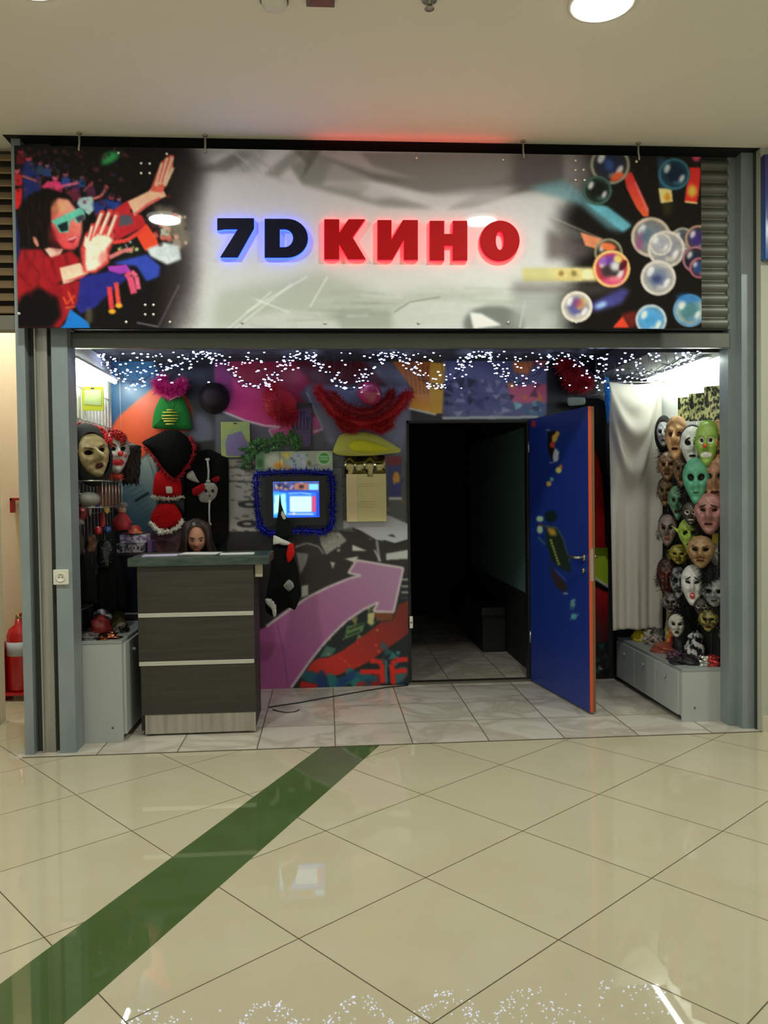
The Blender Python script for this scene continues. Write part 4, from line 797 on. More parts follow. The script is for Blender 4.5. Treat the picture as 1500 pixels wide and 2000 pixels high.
for i, (x, y) in enumerate(pos):
    p = gpt(x, y, YG-.09+RNG.uniform(0, .04))
    if i < 100:
        s1 = RNG.uniform(.8, 1.3)
        if pm is None:
            pm_o = MB().ell((p.x, p.y, p.z), (.0078, .004, .0038), None, 8, 5).build('light_bulb', m_bulb, gl)
            me = pm_o.data
            for v in me.vertices: v.co = Vector(v.co)-(p-org(gl))
            pm_o.location = p-org(gl); pm = me
        else:
            o = bpy.data.objects.new('light_bulb', pm); o.parent = gl; o.location = p-org(gl); o.scale = (s1, 1, s1); C.objects.link(o)
    else:
        s1 = RNG.uniform(.6, 1.25); stuff.ell(p, (.0078*s1, .004, .0038*s1), None, 6, 4)
o = stuff.build('light_bulbs', m_bulb, gl); o['kind'] = 'stuff'

# ================================================================== MASK MAKER
def smoothstep(a, b, x): t = max(0, min(1, (x-a)/(b-a))); return t*t*(3-2*t)
def fdepth(u, v, o):
    """u,v in -1..1 (face half-width / half-height) -> depth in half-widths"""
    wv = width(v, o); r = min(1, abs(u)/max(wv, .01)); d = (1-r**2.4)**.5*math.sqrt(max(0, 1-abs(v)**3.2))*.62
    g = lambda cx, cy, sx_, sy_: math.exp(-((abs(u)-cx)/sx_)**2-((v-cy)/sy_)**2)
    d += g(0, -.08, .17, .20)*o.get('nose', .32)*1.45+g(0, .12, .11, .2)*o.get('nose', .32)*.7+g(.17, -.14, .08, .08)*.12
    d -= g(.38, .17, .22, .13)*.30; d += g(.36, .36, .28, .09)*(o.get('brow', .10)*1.8)
    d += g(.48, -.14, .2, .16)*.17; d -= g(.30, -.34, .10, .16)*.10; d += g(0, -.46, .26, .12)*.14; d -= g(0, -.65, .3, .06)*.10; d += g(0, -.83, .22, .12)*(o.get('chin', .10)*1.8)
    w = o.get('wr', .022)
    if w: d += 1.5*w*(math.sin(v*26+2.2*abs(u)*3)*.5+math.sin(u*9+v*13)*.5)
    return d
def width(v, o):
    j = o.get('jaw', .62); t = (1-v)/2
    return max(.02, math.sqrt(max(0, 1-abs(v)**2.5))*(1-(1-j)*smoothstep(.35, 1, t)))
SCM = 1.2
def face(name, label, px, py, Y, hw_px, hh_px, yaw, skin, o=None, roll=0., group=None, cat='mask', pitch=0.):
    """rubber mask whose middle is seen at px,py; half sizes in photo pixels at depth Y"""
    o = o or {}; p = at(px, py, Y); k = Y/F_PX; w = hw_px*k*o.get('wide', 1.12)*SCM; h = hh_px*k*SCM
    M = Matrix.Translation(p) @ Matrix.Rotation(math.radians(yaw), 4, 'Z') @ Matrix.Rotation(math.radians(pitch), 4, 'X') @ Matrix.Rotation(math.radians(roll), 4, 'Y')
    t = thing(name, label, cat, (p.x, p.y, p.z-h), group)
    nu, nv = 22, 30; vs = []; fs = []
    for j in range(nv+1):
        v = -1+2*j/nv; wv = width(v, o)
        for i in range(nu+1):
            u = -wv+2*wv*i/nu; vs.append(M @ Vector((u*w, -fdepth(u, v, o)*w, v*h)))
    for j in range(nv):
        for i in range(nu): a = j*(nu+1)+i; fs.append((a, a+1, a+nu+2, a+nu+1))
    mb = MB().add(vs, fs, True)
    # side and back of the head
    rim = [j*(nu+1) for j in range(nv+1)]+[j*(nu+1)+nu for j in range(nv, -1, -1)]
    b0 = [vs[i] for i in rim]; back = [M @ Vector(((M.inverted() @ q).x*.9, .45*w, (M.inverted() @ q).z*.94)) for q in b0]; n = len(b0)
    mb.add(b0+back, [(i, (i+1) % n, n+(i+1) % n, n+i) for i in range(n)]+[tuple(range(n, 2*n))], True)
    sm = mat('skin_%d_%d_%d_m' % skin, skin, .45, noise=((26, 26, 26), o['skin2'], .42, .58)) if 'skin2' in o else mat('skin_%d_%d_%d_m' % skin, skin, .45, noise=((18, 18, 18), tuple(int(c_*.78) for c_ in skin), .40, .75))
    fo = mb.build('mask_shell', sm, t)
    def patch(nm, u, v, ru, rv, c, rot=0., lift=.02, rough=.5, shape=None):
        q = MB(); vs = []; n = 16; rg = 4; cr, sr = math.cos(rot), math.sin(rot)
        def P(a, b): 
            uu = max(-width(v, o)*.98, min(width(v, o)*.98, u+a*cr-b*sr)); vv = v+a*sr+b*cr
            return M @ Vector((uu*w, -(fdepth(uu, vv, o)+lift)*w, vv*h))
        vs.append(P(0, 0))
        for r_ in range(1, rg+1):
            for a in range(n): th = 2*PI*a/n; s_ = (shape(th) if shape else 1); vs.append(P(ru*r_/rg*math.cos(th)*s_, rv*r_/rg*math.sin(th)*s_))
        f = [(0, 1+a, 1+(a+1) % n) for a in range(n)]+[(1+r_*n+a, 1+(r_+1)*n+a, 1+(r_+1)*n+(a+1) % n, 1+r_*n+(a+1) % n) for r_ in range(rg-1) for a in range(n)]
        return q.add(vs, f, True).build(nm, col(c, rough), t)
    ec = o.get('eye', (14, 12, 12)); es = [q_*1.2 for q_ in o.get('eyes', (.17, .085))]; 
    for s_ in (-1, 1):
        if o.get('white'): patch('eye_white', s_*.37, .17, es[0]*1.5, es[1]*1.9, o['white'], lift=.015)
        patch('eye_hole', s_*.37, .17, es[0], es[1], ec, rot=-s_*o.get('slant', -.15), lift=.03)
        if o.get('browc'): patch('eyebrow', s_*.36, .36, .24, .045, o['browc'], rot=-s_*o.get('bslant', -.3), lift=.03)
    if o.get('nosec'): 
        c = M @ Vector((0, -(fdepth(0, -.06, o)+.03)*w, -.08*h)); MB().ell(c, o.get('noser', .17)*w).build('nose_ball', col(o['nosec'], .35), t)
    patch('mouth', 0, -.47, o.get('mw', .26)*1.15, o.get('mh', .05)*1.3, o.get('mouthc', (70, 24, 22)), lift=.03)
    if o.get('mh', .05) > .12: patch('teeth', 0, -.42, o.get('mw', .26)*.7, .03, (210, 204, 180), lift=.05)
    if o.get('moust'):
        for s_ in (-1, 1): patch('moustache', s_*.16, -.31, .20, .045, o['moust'], rot=-s_*.35, lift=.05)
    if o.get('beard'): patch('beard', 0, -.74, .10, .16, o['beard'], lift=.04)
    if o.get('cheek'):
        for s_ in (-1, 1): patch('cheek_spot', s_*.5, -.17, .15, .10, o['cheek'], lift=.015)
    for s_ in (-1, 1):
        if o.get('ear', 1):
            c = M @ Vector((s_*width(.1, o)*w*.98, .05*w, .08*h)); L = o.get('earl', .2)
            q = MB()
            if L > .3: # long pointed ears
                a0 = M @ Vector((s_*width(.1, o)*w*.8, 0, .0)); a1 = M @ Vector((s_*w*.9, 0, .35*h)); a2 = M @ Vector((s_*w*(1+L), -.05*w, .55*h)); q.pillow([a0, a1, a1.lerp(a2, .6), a2, a2.lerp(a0, .4)], .07*w, (M.to_3x3() @ Vector((0, -1, 0))), 4)
            else: q.ell(c, (.07*w, .10*w, L*h), M.to_3x3().to_4x4(), 8, 6)
            q.build('ear', sm, t)
    hc = o.get('hair')
    if hc:
        q = MB(); kind = o.get('hk', 'long')
        if kind == 'hood':
            vs = []; n = 26; rings = 7
            for r_ in range(rings+1):
                tt = r_/rings
                for a in range(n):
                    th = 2*PI*a/n; R_ = 1.0+.42*math.sin(PI*.5*min(1, tt*2)); yy = -.35+1.15*tt; sc_ = R_*(1 if tt < .6 else 1-(tt-.6)*1.4)
                    vs.append(M @ Vector((math.cos(th)*w*.86*sc_, yy*w, math.sin(th)*h*1.0*sc_+.04*h)))
            q.add(vs, [(r_*n+a, r_*n+(a+1) % n, (r_+1)*n+(a+1) % n, (r_+1)*n+a) for r_ in range(rings) for a in range(n)], True)
            q.build('hood', col(hc, .8), t)
        else:
            q.ell(M @ Vector((0, .35*w, .38*h)), (w*1.02, w*.75, h*.72), M.to_3x3().to_4x4(), 16, 10)
            path = []; 
            L = o.get('hl', .2)
            for k_ in range(9):
                th = PI*(-.15+1.3*k_/8); path.append(M @ Vector((math.cos(th)*w*1.02, .12*w, (math.sin(th)*.78+.22-L*(abs(math.cos(th))**2))*h)))
            nq = o.get('hn', 500)*2; q.fuzz(path, w*.24, nq, w*.26, w*.013, droop=o.get('droop', 1.2)); q.build('hair', col(hc, .75), t)
    if o.get('hat'):
        q = MB(); c = M @ Vector((0, .2*w, .75*h)); q.lathe((c.x, c.y, c.z), [(w*1.35, 0), (w*1.3, .02), (w*.8, .03), (w*.75, h*.5), (w*.3, h*.62), (.002, h*.63)], 20).build('hat', col(o['hat'], .8), t)
    return t

# ------------------------------------------------------------------ right wall of masks
G = 'rubber masks on the right wall'
def YR(px, py, X=2.40): return max(4.98, min(5.95, atX(px, py, X).y))
RM = [
 # px, py, hw, hh, yaw, skin, opts, label
 (1296, 848, 11, 22, -30, (206, 208, 206), dict(hair=(16, 16, 16), hk='hood', ear=0, nose=.6), 'small white beaked mask in a black hood, top left of the mask wall'),
 (1321, 856, 17, 38, -38, (226, 176, 122), dict(nose=.55, wr=.03, earl=.2, brow=.16, eye=(70, 40, 24)), 'bald tan old man mask with a big nose, top row of the mask wall'),
 (1352, 872, 17, 34, -25, (226, 228, 220), dict(nose=.25, browc=(18, 18, 18), bslant=.35, eyes=(.22, .10), mouthc=(40, 30, 30), hair=(44, 40, 38), hl=0, hn=200), 'white mask with slanted black eyes beside the green clown mask'),
 (1381, 868, 17, 38, -35, (150, 186, 80), dict(white=(226, 230, 214), nosec=(230, 60, 30), eyes=(.13, .07), mw=.4, mh=.1, mouthc=(226, 226, 214), hair=(120, 170, 50), hl=-.1, hn=200), 'lime green clown mask with white eyes and red ball nose'),
 (1405, 862, 15, 38, -40, (196, 146, 80), dict(hair=(26, 28, 34), nose=.4, eyes=(.24, .16), eye=(24, 16, 12), mh=.08, hl=.4), 'yellow brown mask with dark eye pits by the right post'),
 (1304, 912, 14, 24, -30, (150, 110, 76), dict(skin2=(110, 84, 50), wr=.05, nose=.5, hair=(60, 44, 30), hn=250), 'small brown wrinkled mask at left edge below the bald tan one'),
 (1332, 920, 13, 28, -30, (134, 100, 76), dict(wr=.05, nose=.6, skin2=(96, 80, 44), mh=.09), 'brown mask left of the sea green alien mask'),
 (1360, 940, 20, 40, -28, (90, 172, 136), dict(nose=.14, brow=.02, eyes=(.2, .12), mw=.16, mh=.03, mouthc=(40, 80, 64), ear=0, jaw=.5), 'sea green alien mask with black oval eyes'),
 (1397, 938, 19, 42, -32, (176, 130, 98), dict(wr=.055, nose=.45, skin2=(146, 104, 78), earl=.2, mw=.3), 'wrinkled brown mask right of the sea green alien mask'),
 (1300, 962, 12, 24, -30, (116, 96, 58), dict(hair=(44, 36, 28), skin2=(84, 60, 40), mh=.1, wr=.05, hn=250), 'dull olive mask with dark hair at the left edge of the rack'),
 (1324, 982, 14, 30, -32, (104, 150, 116), dict(wr=.04, nose=.6, jaw=.45, skin2=(84, 130, 96), earl=.2, mh=.07), 'long pale green mask with a big nose left of the pink mask'),
 (1350, 1004, 13, 20, -30, (70, 64, 56), dict(white=(204, 200, 188), mouthc=(196, 190, 176), mw=.3, hair=(26, 22, 20), hn=250), 'dark mask with white rimmed eyes left of the pink mask'),
 (1386, 1003, 22, 36, -34, (176, 122, 116), dict(wr=.03, nose=.5, browc=(40, 24, 24), bslant=.3, eyes=(.14, .06), earl=.24), 'dusty pink mask with arched black brows'),
 (1304, 1036, 14, 27, -30, (142, 126, 116), dict(hair=(20, 16, 16), mouthc=(160, 60, 54), hl=.5, hn=450, browc=(30, 26, 26), nose=.4), 'grey face mask with red lips and long black hair'),
 (1347, 1046, 17, 30, -25, (166, 190, 84), dict(earl=.55, nose=.3, slant=.3, jaw=.4, skin2=(140, 170, 60)), 'lime green goblin mask with long pointed ears'),
 (1369, 1078, 20, 28, -30, (156, 124, 84), dict(nose=.5, moust=(110, 70, 30), wr=.03, browc=(90, 60, 30)), 'tan mask with moustache below the lime goblin'),
 (1326, 1084, 14, 16, -30, (120, 116, 40), dict(skin2=(176, 160, 60), nose=.4, hair=(140, 130, 50), hn=250), 'small mottled yellow green mask above the black haired one'),
 (1303, 1130, 15, 33, -28, (86, 44, 34), dict(hair=(18, 13, 12), skin2=(50, 24, 20), hl=.3, hn=600, mh=.1, wr=.04, eye=(130, 60, 40)), 'dark red brown mask with a bush of black hair'),
 (1325, 1138, 12, 28, -20, (156, 160, 160), dict(skin2=(40, 40, 42), eyes=(.22, .14), mh=.08, ear=0, mouthc=(24, 24, 24)), 'black and grey streaked mask behind the white pink-mouthed one'),
 (1353, 1143, 17, 35, -28, (214, 216, 212), dict(browc=(18, 18, 18), bslant=.35, eyes=(.18, .06), ear=0, mw=.2, mh=.13, mouthc=(206, 60, 90)), 'white face mask with thin black brows and a pink mouth'),
 (1397, 1158, 20, 24, -35, (146, 150, 146), dict(ear=1, earl=.25, nose=.4, eyes=(.16, .10), skin2=(124, 128, 126), mw=.2), 'plain grey mask low by the right post'),
 (1384, 1212, 14, 19, -30, (150, 140, 66), dict(skin2=(60, 56, 30), mh=.12, hair=(60, 54, 30), hn=150), 'gold and brown mask above the tall black bag'),
 (1409, 1222, 11, 22, -35, (196, 196, 192), dict(skin2=(26, 26, 28), ear=0, eyes=(.25, .16)), 'white and black spotted mask by the foot of the right post'),
 (1310, 1178, 12, 18, -28, (128, 126, 118), dict(skin2=(56, 56, 54), nose=.4, mh=.1), 'small dirty grey mask below the black haired one'),
 (1370, 1186, 11, 16, -30, (46, 44, 44), dict(white=(150, 146, 138), mouthc=(120, 40, 40), ear=0), 'small black mask with pale eye rims under the rack wire'),
 (1322, 1222, 13, 20, -25, (206, 204, 190), dict(mh=.1, mw=.2, browc=(60, 60, 56), ear=0, hair=(40, 38, 34), hl=0, hn=150, hk='long'), 'off-white mask leaning at the back of the pile on the low cabinet'),
]
for i, (px, py, hw, hh, yaw, skin, o, lb) in enumerate(RM):
    Y = YR(px, py, 2.36 if i % 2 else 2.39)
    face('costume_mask', lb, px, py, Y, hw, hh, yaw, skin, o, group=G)
# wires of the rack
rk = thing('wire_rack', 'thin wire rack holding the masks on the right wall', 'rack', (2.49, 5.45, .42))
q = MB()
for z in (.60, .80, 1.05, 1.30, 1.55, 1.80): q.tube([(2.485, 4.98, z), (2.485, 5.98, z)], .004, 6)
for k in range(11): y = 5.0+k*.095; q.tube([(2.49, y, .36), (2.49, y, 1.95)], .003, 6)
q.build('grid', m_ch, rk)
HKL = ['right mask rack hook whose tip crosses the curtain above the black haired mask', 'right rack hook just right of the longest tip by the curtain', 'right rack hook over the plain grey mask by the post', 'right rack hook beneath the plain grey mask', 'right rack hook in front of the lime goblin mask', 'right rack hook under the red brown mask', 'right rack hook under the white pink-mouthed mask', 'right rack hook in front of the yellow card']
for i, (x, y, X) in enumerate(((1262, 1131, 2.40), (1284, 1136, 2.42), (1410, 1133, 2.42), (1384, 1186, 2.40), (1352, 1043, 2.40), (1300, 1185, 2.42), (1330, 1186, 2.42), (1392, 1043, 2.42))):
    Yh = YR(x, y, 2.40); p = at(x, y, Yh); xt = p.x-.02; setp(MB().tube([(2.482, Yh, p.z+.01), (xt, Yh-.02, p.z), (xt-.01, Yh-.02, p.z+.02)], .003, 6).build('rack_hook', m_ch), HKL[i], 'hook', 'hooks of the right rack')
setp(fixn(MB().box(2.498, 2.519, 4.98, 6.09, .336, 1.86).build('trim_shade_right', mat('panel_shade_black', (26, 25, 24), .8))), kind='structure')  # black sheet over the white wall, shade behind the masks put into colour
# dark wig shapes added to give the shade between and behind the masks
for i, (x, y, c) in enumerate(((1300, 880, (22, 20, 18)), (1345, 900, (40, 32, 24)), (1338, 960, (30, 26, 20)), (1318, 1010, (24, 20, 18)), (1372, 1030, (30, 24, 20)), (1318, 1070, (30, 28, 20)), (1385, 1120, (16, 16, 16)), (1345, 1190, (14, 14, 14)), (1400, 1195, (30, 30, 30)))):
    Y = YR(x, y, 2.42); p = at(x, y, Y); path = [p+Vector((0, 0, .09)), p+Vector((0, .01, 0)), p-Vector((0, 0, .10))]
    o = MB().ell(p, (.026, .03, .07)).fuzz(path, .04, 1700, .05, .0018, droop=1.8).build('dark_wig_or_shade', col(c, .85)); setp(o, ['black wig shape added as shade behind the bald tan mask', 'dark brown wig shape added as shade under the white slant-eyed mask', 'dark wig shape added as shade between the brown and alien masks', 'dark wig shape added as shade above the grey face mask', 'dark brown wig shape added as shade under the pink mask', 'dark olive wig shape added as shade beside the goblin mask', 'black wig shape added as shade over the grey mask by the post', 'black wig shape added as shade under the white face mask', 'charcoal wig shape added as shade beneath the plain grey mask'][i], 'wig', 'dark wig shapes added as shade between the masks')
# three long patterned packets in the bright light
def card(name, label, cat, px0, py0, px1, py1, Y, m, th=.008, yaw=0., group=None, slant=0):
    a, b = at(px0, py0, Y), at(px1, py1, Y); cx, cz = (a.x+b.x)/2, (a.z+b.z)/2; w, h = abs(b.x-a.x)/2/math.cos(math.radians(yaw)), abs(a.z-b.z)/2
    M = Matrix.Translation((cx, Y, cz)) @ Matrix.Rotation(math.radians(yaw), 4, 'Z') @ Matrix.Rotation(math.radians(slant), 4, 'Y')
    o = bevel(fixn(MB().box(-w, w, -th/2, th/2, -h, h, M).build(name, m)), .002); return setp(o, label, cat, group)
mp_ = mat('leafy_packet', (210, 214, 150), .4, noise=((60, 60, 30), (30, 36, 20), .43, .55))
for i, (x0, y0, x1, y1, l) in enumerate(((1328, 776, 1350, 822, 'leftmost of the three leafy patterned packets above the masks'), (1351, 768, 1379, 822, 'middle one of the three leafy patterned packets above the masks'), (1381, 754, 1409, 820, 'right and tallest of the three leafy patterned packets'))):
    card('patterned_packet', l, 'packet', x0, y0, x1, y1, YR((x0+x1)/2, 800, 2.44), mp_, yaw=-40, group='leafy patterned packets on the right wall')
card('printed_packet', 'white packet with yellow top and blue edge low on the right mask wall', 'packet', 1392, 1062, 1418, 1128, 5.02, mat('packet_white', (206, 206, 200), .35), yaw=-25)
o = card('yellow_card', 'small yellow card over the white packet by the right post', 'card', 1393, 1041, 1414, 1062, 5.01, mat('card_yellow', (214, 190, 30), .45), yaw=-25)
o = card('blue_card', 'narrow blue card at the edge of the white packet', 'card', 1414, 1060, 1420, 1126, 4.99, mat('card_blue', (50, 90, 180), .45), yaw=-25)

# pile on the low cabinet -------------------------------------------------
ZT = .335
def onr(px, py, Y=None):
    d = ray(px, py); s_ = (ZT-EYE)/d.z; return CP+d*s_
def lump(name, label, cat, px, py, rx, rz, c, rough=.6, metal=0., wr=.012, group=None, ry=None, crumple=.25, noise=None, parent=None, coat=0.):
    """crumpled little heap standing on the cabinet top"""
    rx *= 1.3; rz *= 1.25; p = onr(px, py); p.x = min(max(p.x, 2.205+rx), 2.49-rx); p.y = max(p.y, 4.93+rx)
    q = MB(); n, k = 22, 12; vs = []; ry = ry or rx
    rr = np.random.RandomState(int(px*7+py)); ph = rr.uniform(0, 6, 6)
    for j in range(k+1):
        a = PI*.5*j/k
        for i in range(n):
            b = 2*PI*i/n; f = 1+crumple*(math.sin(3*b+ph[0]+4*a)*.4+math.sin(7*b+ph[1])*.3+math.sin(5*a*2+ph[2]+b*2)*.4)
            vs.append((p.x+rx*f*math.cos(b)*math.cos(a*.98), p.y+ry*f*math.sin(b)*math.cos(a*.98), ZT+.001+rz*math.sin(a)*(.8+.35*f*.6)*(1 if j else 0)))
    q.add(vs, [(j*n+i, j*n+(i+1) % n, (j+1)*n+(i+1) % n, (j+1)*n+i) for j in range(k) for i in range(n)]+[tuple(range(n-1, -1, -1)), tuple(k*n+i for i in range(n))], True)
    m_ = mat('%s_m_%d' % (name, int(px)), c, rough, metal, noise=noise, coat=coat); o = q.build(name, m_); return setp(o, label, cat, group)
PG = 'heap of small costume goods on the low cabinet'
lump('folded_hat', 'bright yellow cap at the far left end of the low cabinet', 'cap', 1250, 1250, .045, .06, (220, 200, 30), group=PG)
lump('clown_cloth', 'white and pink crumpled cloth near the yellow cap', 'cloth', 1280, 1258, .05, .06, (190, 176, 166), noise=((40, 40, 40), (90, 70, 66), .45, .6), group=PG)
lump('brown_mask_bag', 'glossy reddish brown folded mask on the cabinet edge', 'mask', 1298, 1272, .065, .05, (146, 70, 52), .3, group=PG, coat=.4)
lump('shiny_purple_wrap', 'dark purple glossy wrapper in front of the brown mask', 'wrapper', 1322, 1288, .05, .045, (70, 34, 62), .12, group=PG, coat=1., crumple=.5)
lump('black_cloth_heap', 'black crumpled cloth beside the foil packet', 'cloth', 1345, 1296, .05, .045, (22, 20, 22), .5, group=PG)
lump('tiger_cloth', 'orange and pink crumpled cloth standing in the cabinet heap', 'cloth', 1352, 1268, .045, .15, (226, 150, 40), .5, noise=((22, 22, 22), (190, 40, 90), .5, .56), group=PG, crumple=.4)
lump('black_bag', 'tall black bag behind the silver foil packet', 'bag', 1378, 1274, .05, .20, (16, 16, 17), .55, group=PG)
lump('silver_foil_packet', 'silver foil packet at the front of the low cabinet', 'packet', 1374, 1298, .045, .05, (220, 222, 216), .14, 1., group=PG, crumple=.6)
lump('red_foil_packet', 'red foil packet next to the silver one at the cabinet front', 'packet', 1398, 1300, .04, .05, (206, 70, 70), .2, .7, group=PG, crumple=.5)
lump('white_black_mask_heap', 'white and black patterned mask lying at the right end of the heap', 'mask', 1408, 1284, .045, .14, (196, 196, 194), .5, noise=((26, 26, 26), (20, 20, 22), .47, .53), group=PG, crumple=.4)
lump('gold_white_cap', 'gold green cap with white trim above the heap by the right post', 'cap', 1402, 1262, .04, .26, (160, 150, 84), .5, noise=((18, 18, 18), (200, 196, 184), .52, .6), group=PG, crumple=.3)
lump('grey_fur', 'grey furry cloth at the back of the low cabinet', 'cloth', 1312, 1252, .05, .09, (120, 116, 104), .8, noise=((40, 40, 40), (50, 50, 44), .4, .6), group=PG)

lump('striped_scarf', 'pink and blue striped scarf crumpled behind the black heap', 'scarf', 1330, 1268, .045, .07, (60, 110, 150), .7, noise=((30, 30, 30), (200, 80, 130), .48, .54), group=PG, crumple=.5)
lump('white_glove_heap', 'off-white gloves bunched between the yellow cap and the grey fur', 'gloves', 1265, 1252, .04, .07, (196, 190, 176), .7, group=PG, crumple=.5)
lump('black_wig_heap', 'flat black wig lying at the front left of the cabinet top', 'wig', 1316, 1296, .04, .03, (18, 17, 18), .6, group=PG, crumple=.6)
# ------------------------------------------------------------------ white curtain
YC = 5.86
cb = MB(); nu, nv = 70, 90
xa, xb_ = at(1190, 800, YC-.04).x, 2.478; za, zb_ = at(1240, 746, YC-.04).z, at(1240, 1229, YC-.06).z
vs = []
for j in range(nv+1):
    t = j/nv
    for i in range(nu+1):
        u = i/nu
        x = xa+(xb_-xa)*u-.02*t*u; z = za+(zb_-za)*t-.02*math.sin(PI*u)*(1-t)
        # swags near the top fade into soft vertical folds
        dpt_ = 0
        for s0, dep, amp in ((.20, .30, .07), (.36, .24, .045), (.09, .22, .04)):
            c_ = s0*(1-(2*(u-.42))**2*1.0) if s0 < .4 else s0*(1-((u-.42)*2)**2); w_ = (t-c_)/.05
            dpt_ += amp*math.exp(-w_*w_)*max(0, 1-((u-.42)*2)**2)
        fold = .020*math.sin(u*13+1.1*t)*smoothstep(.0, .5, t)+.012*math.sin(u*29+.6)*smoothstep(.3, 1, t)+.05*math.sin(PI*u)*math.exp(-((t-.18)/.16)**2)
        y = YC-.03-dpt_*1.15-fold-.03*t
        vs.append((x, y, z))
cb.add(vs, [(j*(nu+1)+i, j*(nu+1)+i+1, (j+1)*(nu+1)+i+1, (j+1)*(nu+1)+i) for j in range(nv) for i in range(nu)], True)
o = cb.build('white_curtain', mat('curtain_cloth', (214, 208, 196), .85, sheen=.2), base=(2.3, YC, .42)); sl = o.modifiers.new('s', 'SOLIDIFY'); sl.thickness = .003
setp(o, 'white draped cloth curtain hanging in the back right corner', 'curtain')
o = MB().tube([(2.05, 5.85, 2.25), (2.515, 5.85, 2.25)], .005, 8).build('curtain_cord', mat('cord_grey', (140, 136, 126), .6)); setp(o, 'thin cord holding the white curtain under the soffit', 'cord')
ss = MB().tube([(2.15, 6.04, .0), (2.15, 6.04, .5)], .02, 8)
o = MB().box(2.20, 2.48, 6.03, 6.09, 0, .42).build('black_box', mat('box_black2', (16, 16, 16), .7)); setp(o, 'black box standing under the white curtain in the corner', 'box')

# ================================================================== things hanging on the back wall
def outl(fn, pts, Y): return [at(*p, Y) for p in fn(pts)]
def cloth(name, label, cat, pts, Y, depth, c, rough=.75, wr=.006, group=None, fn=L3, m=None, parent=None, sub=3, sheen=.0):
    """puffed cloth with the given outline (drawn in one of the crops)"""
    P = outl(fn, pts, Y); Q = []; n = len(P)
    for i in range(n):
        p0, p1, p2, p3 = P[i-1], P[i], P[(i+1) % n], P[(i+2) % n]
        for k in range(4):
            u = k/4; c1 = p1+(p2-p0)*.10; c2 = p2-(p3-p1)*.10; Q.append(p1*(1-u)**3+c1*3*u*(1-u)**2+c2*3*u*u*(1-u)+p2*u**3)
    o = MB().pillow(Q, depth, rings=7, wr=wr).build(name, m or mat('cloth_%d_%d_%d' % c, c, .9, spec=.12, sheen=sheen), parent)
    return o if parent else setp(o, label, cat, group)
# green waistcoat with gold print
t = thing('green_waistcoat', 'green waistcoat shaped costume with gold print beneath a pink boa', 'costume', at(335, 838, 6.03))
cloth('body', 0, 0, [(735, 350), (790, 375), (850, 350), (890, 360), (935, 470), (950, 585), (880, 595), (700, 590), (665, 575), (680, 460)], 6.05, .035, (36, 110, 50), parent=t)
for k, (w_, y) in enumerate(((24, 452), (54, 470), (60, 494), (58, 516), (46, 534), (30, 556))): a, b = outl(L3, [(795-w_, y), (795+w_, y)], 6.002); MB().tube([a, a.lerp(b, .5)-Vector((0, .004, 0)), b], .0045, 6).build('gold_line', mat('gold_print', (206, 186, 70), .5), t)
a = outl(L3, [(770, 340), (800, 378), (850, 350), (870, 358)], 6.0); MB().tube(a, .004, 6).build('collar_cord', mat('cord_lilac', (190, 160, 190), .5), t)
o = MB().fuzz(outl(L3, [(700, 260), (740, 300), (790, 320), (850, 300), (890, 250)], 6.0), .03, 2400, .05, .0018).fuzz(outl(L3, [(740, 210), (740, 300)], 6.0), .02, 700, .045, .0018).build('feather_boa', mat('boa_pink', (206, 30, 130), .7)); setp(o, 'bright pink feather boa above the green waistcoat', 'feather boa')
# tricorn hat
t = thing('pirate_hat', 'big black three cornered hat with red feather edge on the wall', 'hat', at(330, 930, 5.98))
th = [(590, 690), (680, 640), (760, 605), (860, 605), (930, 660), (965, 720), (950, 800), (900, 890), (830, 955), (770, 910), (710, 830), (650, 750)]
cloth('crown', 0, 0, th, 5.98, .07, (14, 12, 12), parent=t, wr=.002)
pth = outl(L3, [(600, 700), (655, 770), (720, 860), (780, 925), (830, 962), (890, 910), (945, 820), (972, 730), (935, 650)], 5.98); MB().tube(pth, .006, 6).fuzz(pth, .006, 700, .028, .003).build('feather_trim', mat('trim_red', (180, 24, 40), .7), t)
# santa dress, skirt and hat
t = thing('santa_dress', 'red costume dress with white belt patch and hem on the left back wall', 'costume', at(330, 985, 6.03))
cloth('dress', 0, 0, [(690, 920), (740, 890), (800, 930), (860, 930), (880, 1000), (870, 1085), (680, 1085), (672, 1000)], 6.04, .04, (200, 24, 32), parent=t)
cloth('belt_patch', 0, 0, [(765, 1015), (808, 1015), (812, 1060), (770, 1062)], 5.99, .006, (224, 214, 200), parent=t, wr=0)
pth = outl(L3, [(668, 1090), (730, 1100), (800, 1105), (890, 1088)], 6.01); MB().tube(pth, .007, 8).fuzz(pth, .006, 400, .018, .003).build('fur_hem', mat('fur_white', (222, 214, 200), .9), t)
t = thing('santa_hat', 'red velvet hat with white fur rim and bobble hanging below the dress', 'hat', at(325, 1040, 6.0))
cloth('crown', 0, 0, [(700, 1150), (760, 1135), (830, 1145), (870, 1200), (885, 1255), (820, 1310), (730, 1330), (660, 1280), (655, 1230)], 6.02, .05, (186, 20, 26), parent=t)
pth = outl(L3, [(650, 1275), (690, 1320), (740, 1345), (800, 1340), (860, 1310), (888, 1262)], 5.98); MB().tube(pth, .011, 8).fuzz(pth, .010, 500, .02, .003).build('fur_rim', mat('fur_white', (0, 0, 0)), t)
p = outl(L3, [(720, 1352)], 5.96)[0]; MB().ell(p, .016).fuzz([p, p+Vector((0, 0, .002))], .014, 120, .012, .003).build('bobble', mat('fur_white', (0, 0, 0)), t)
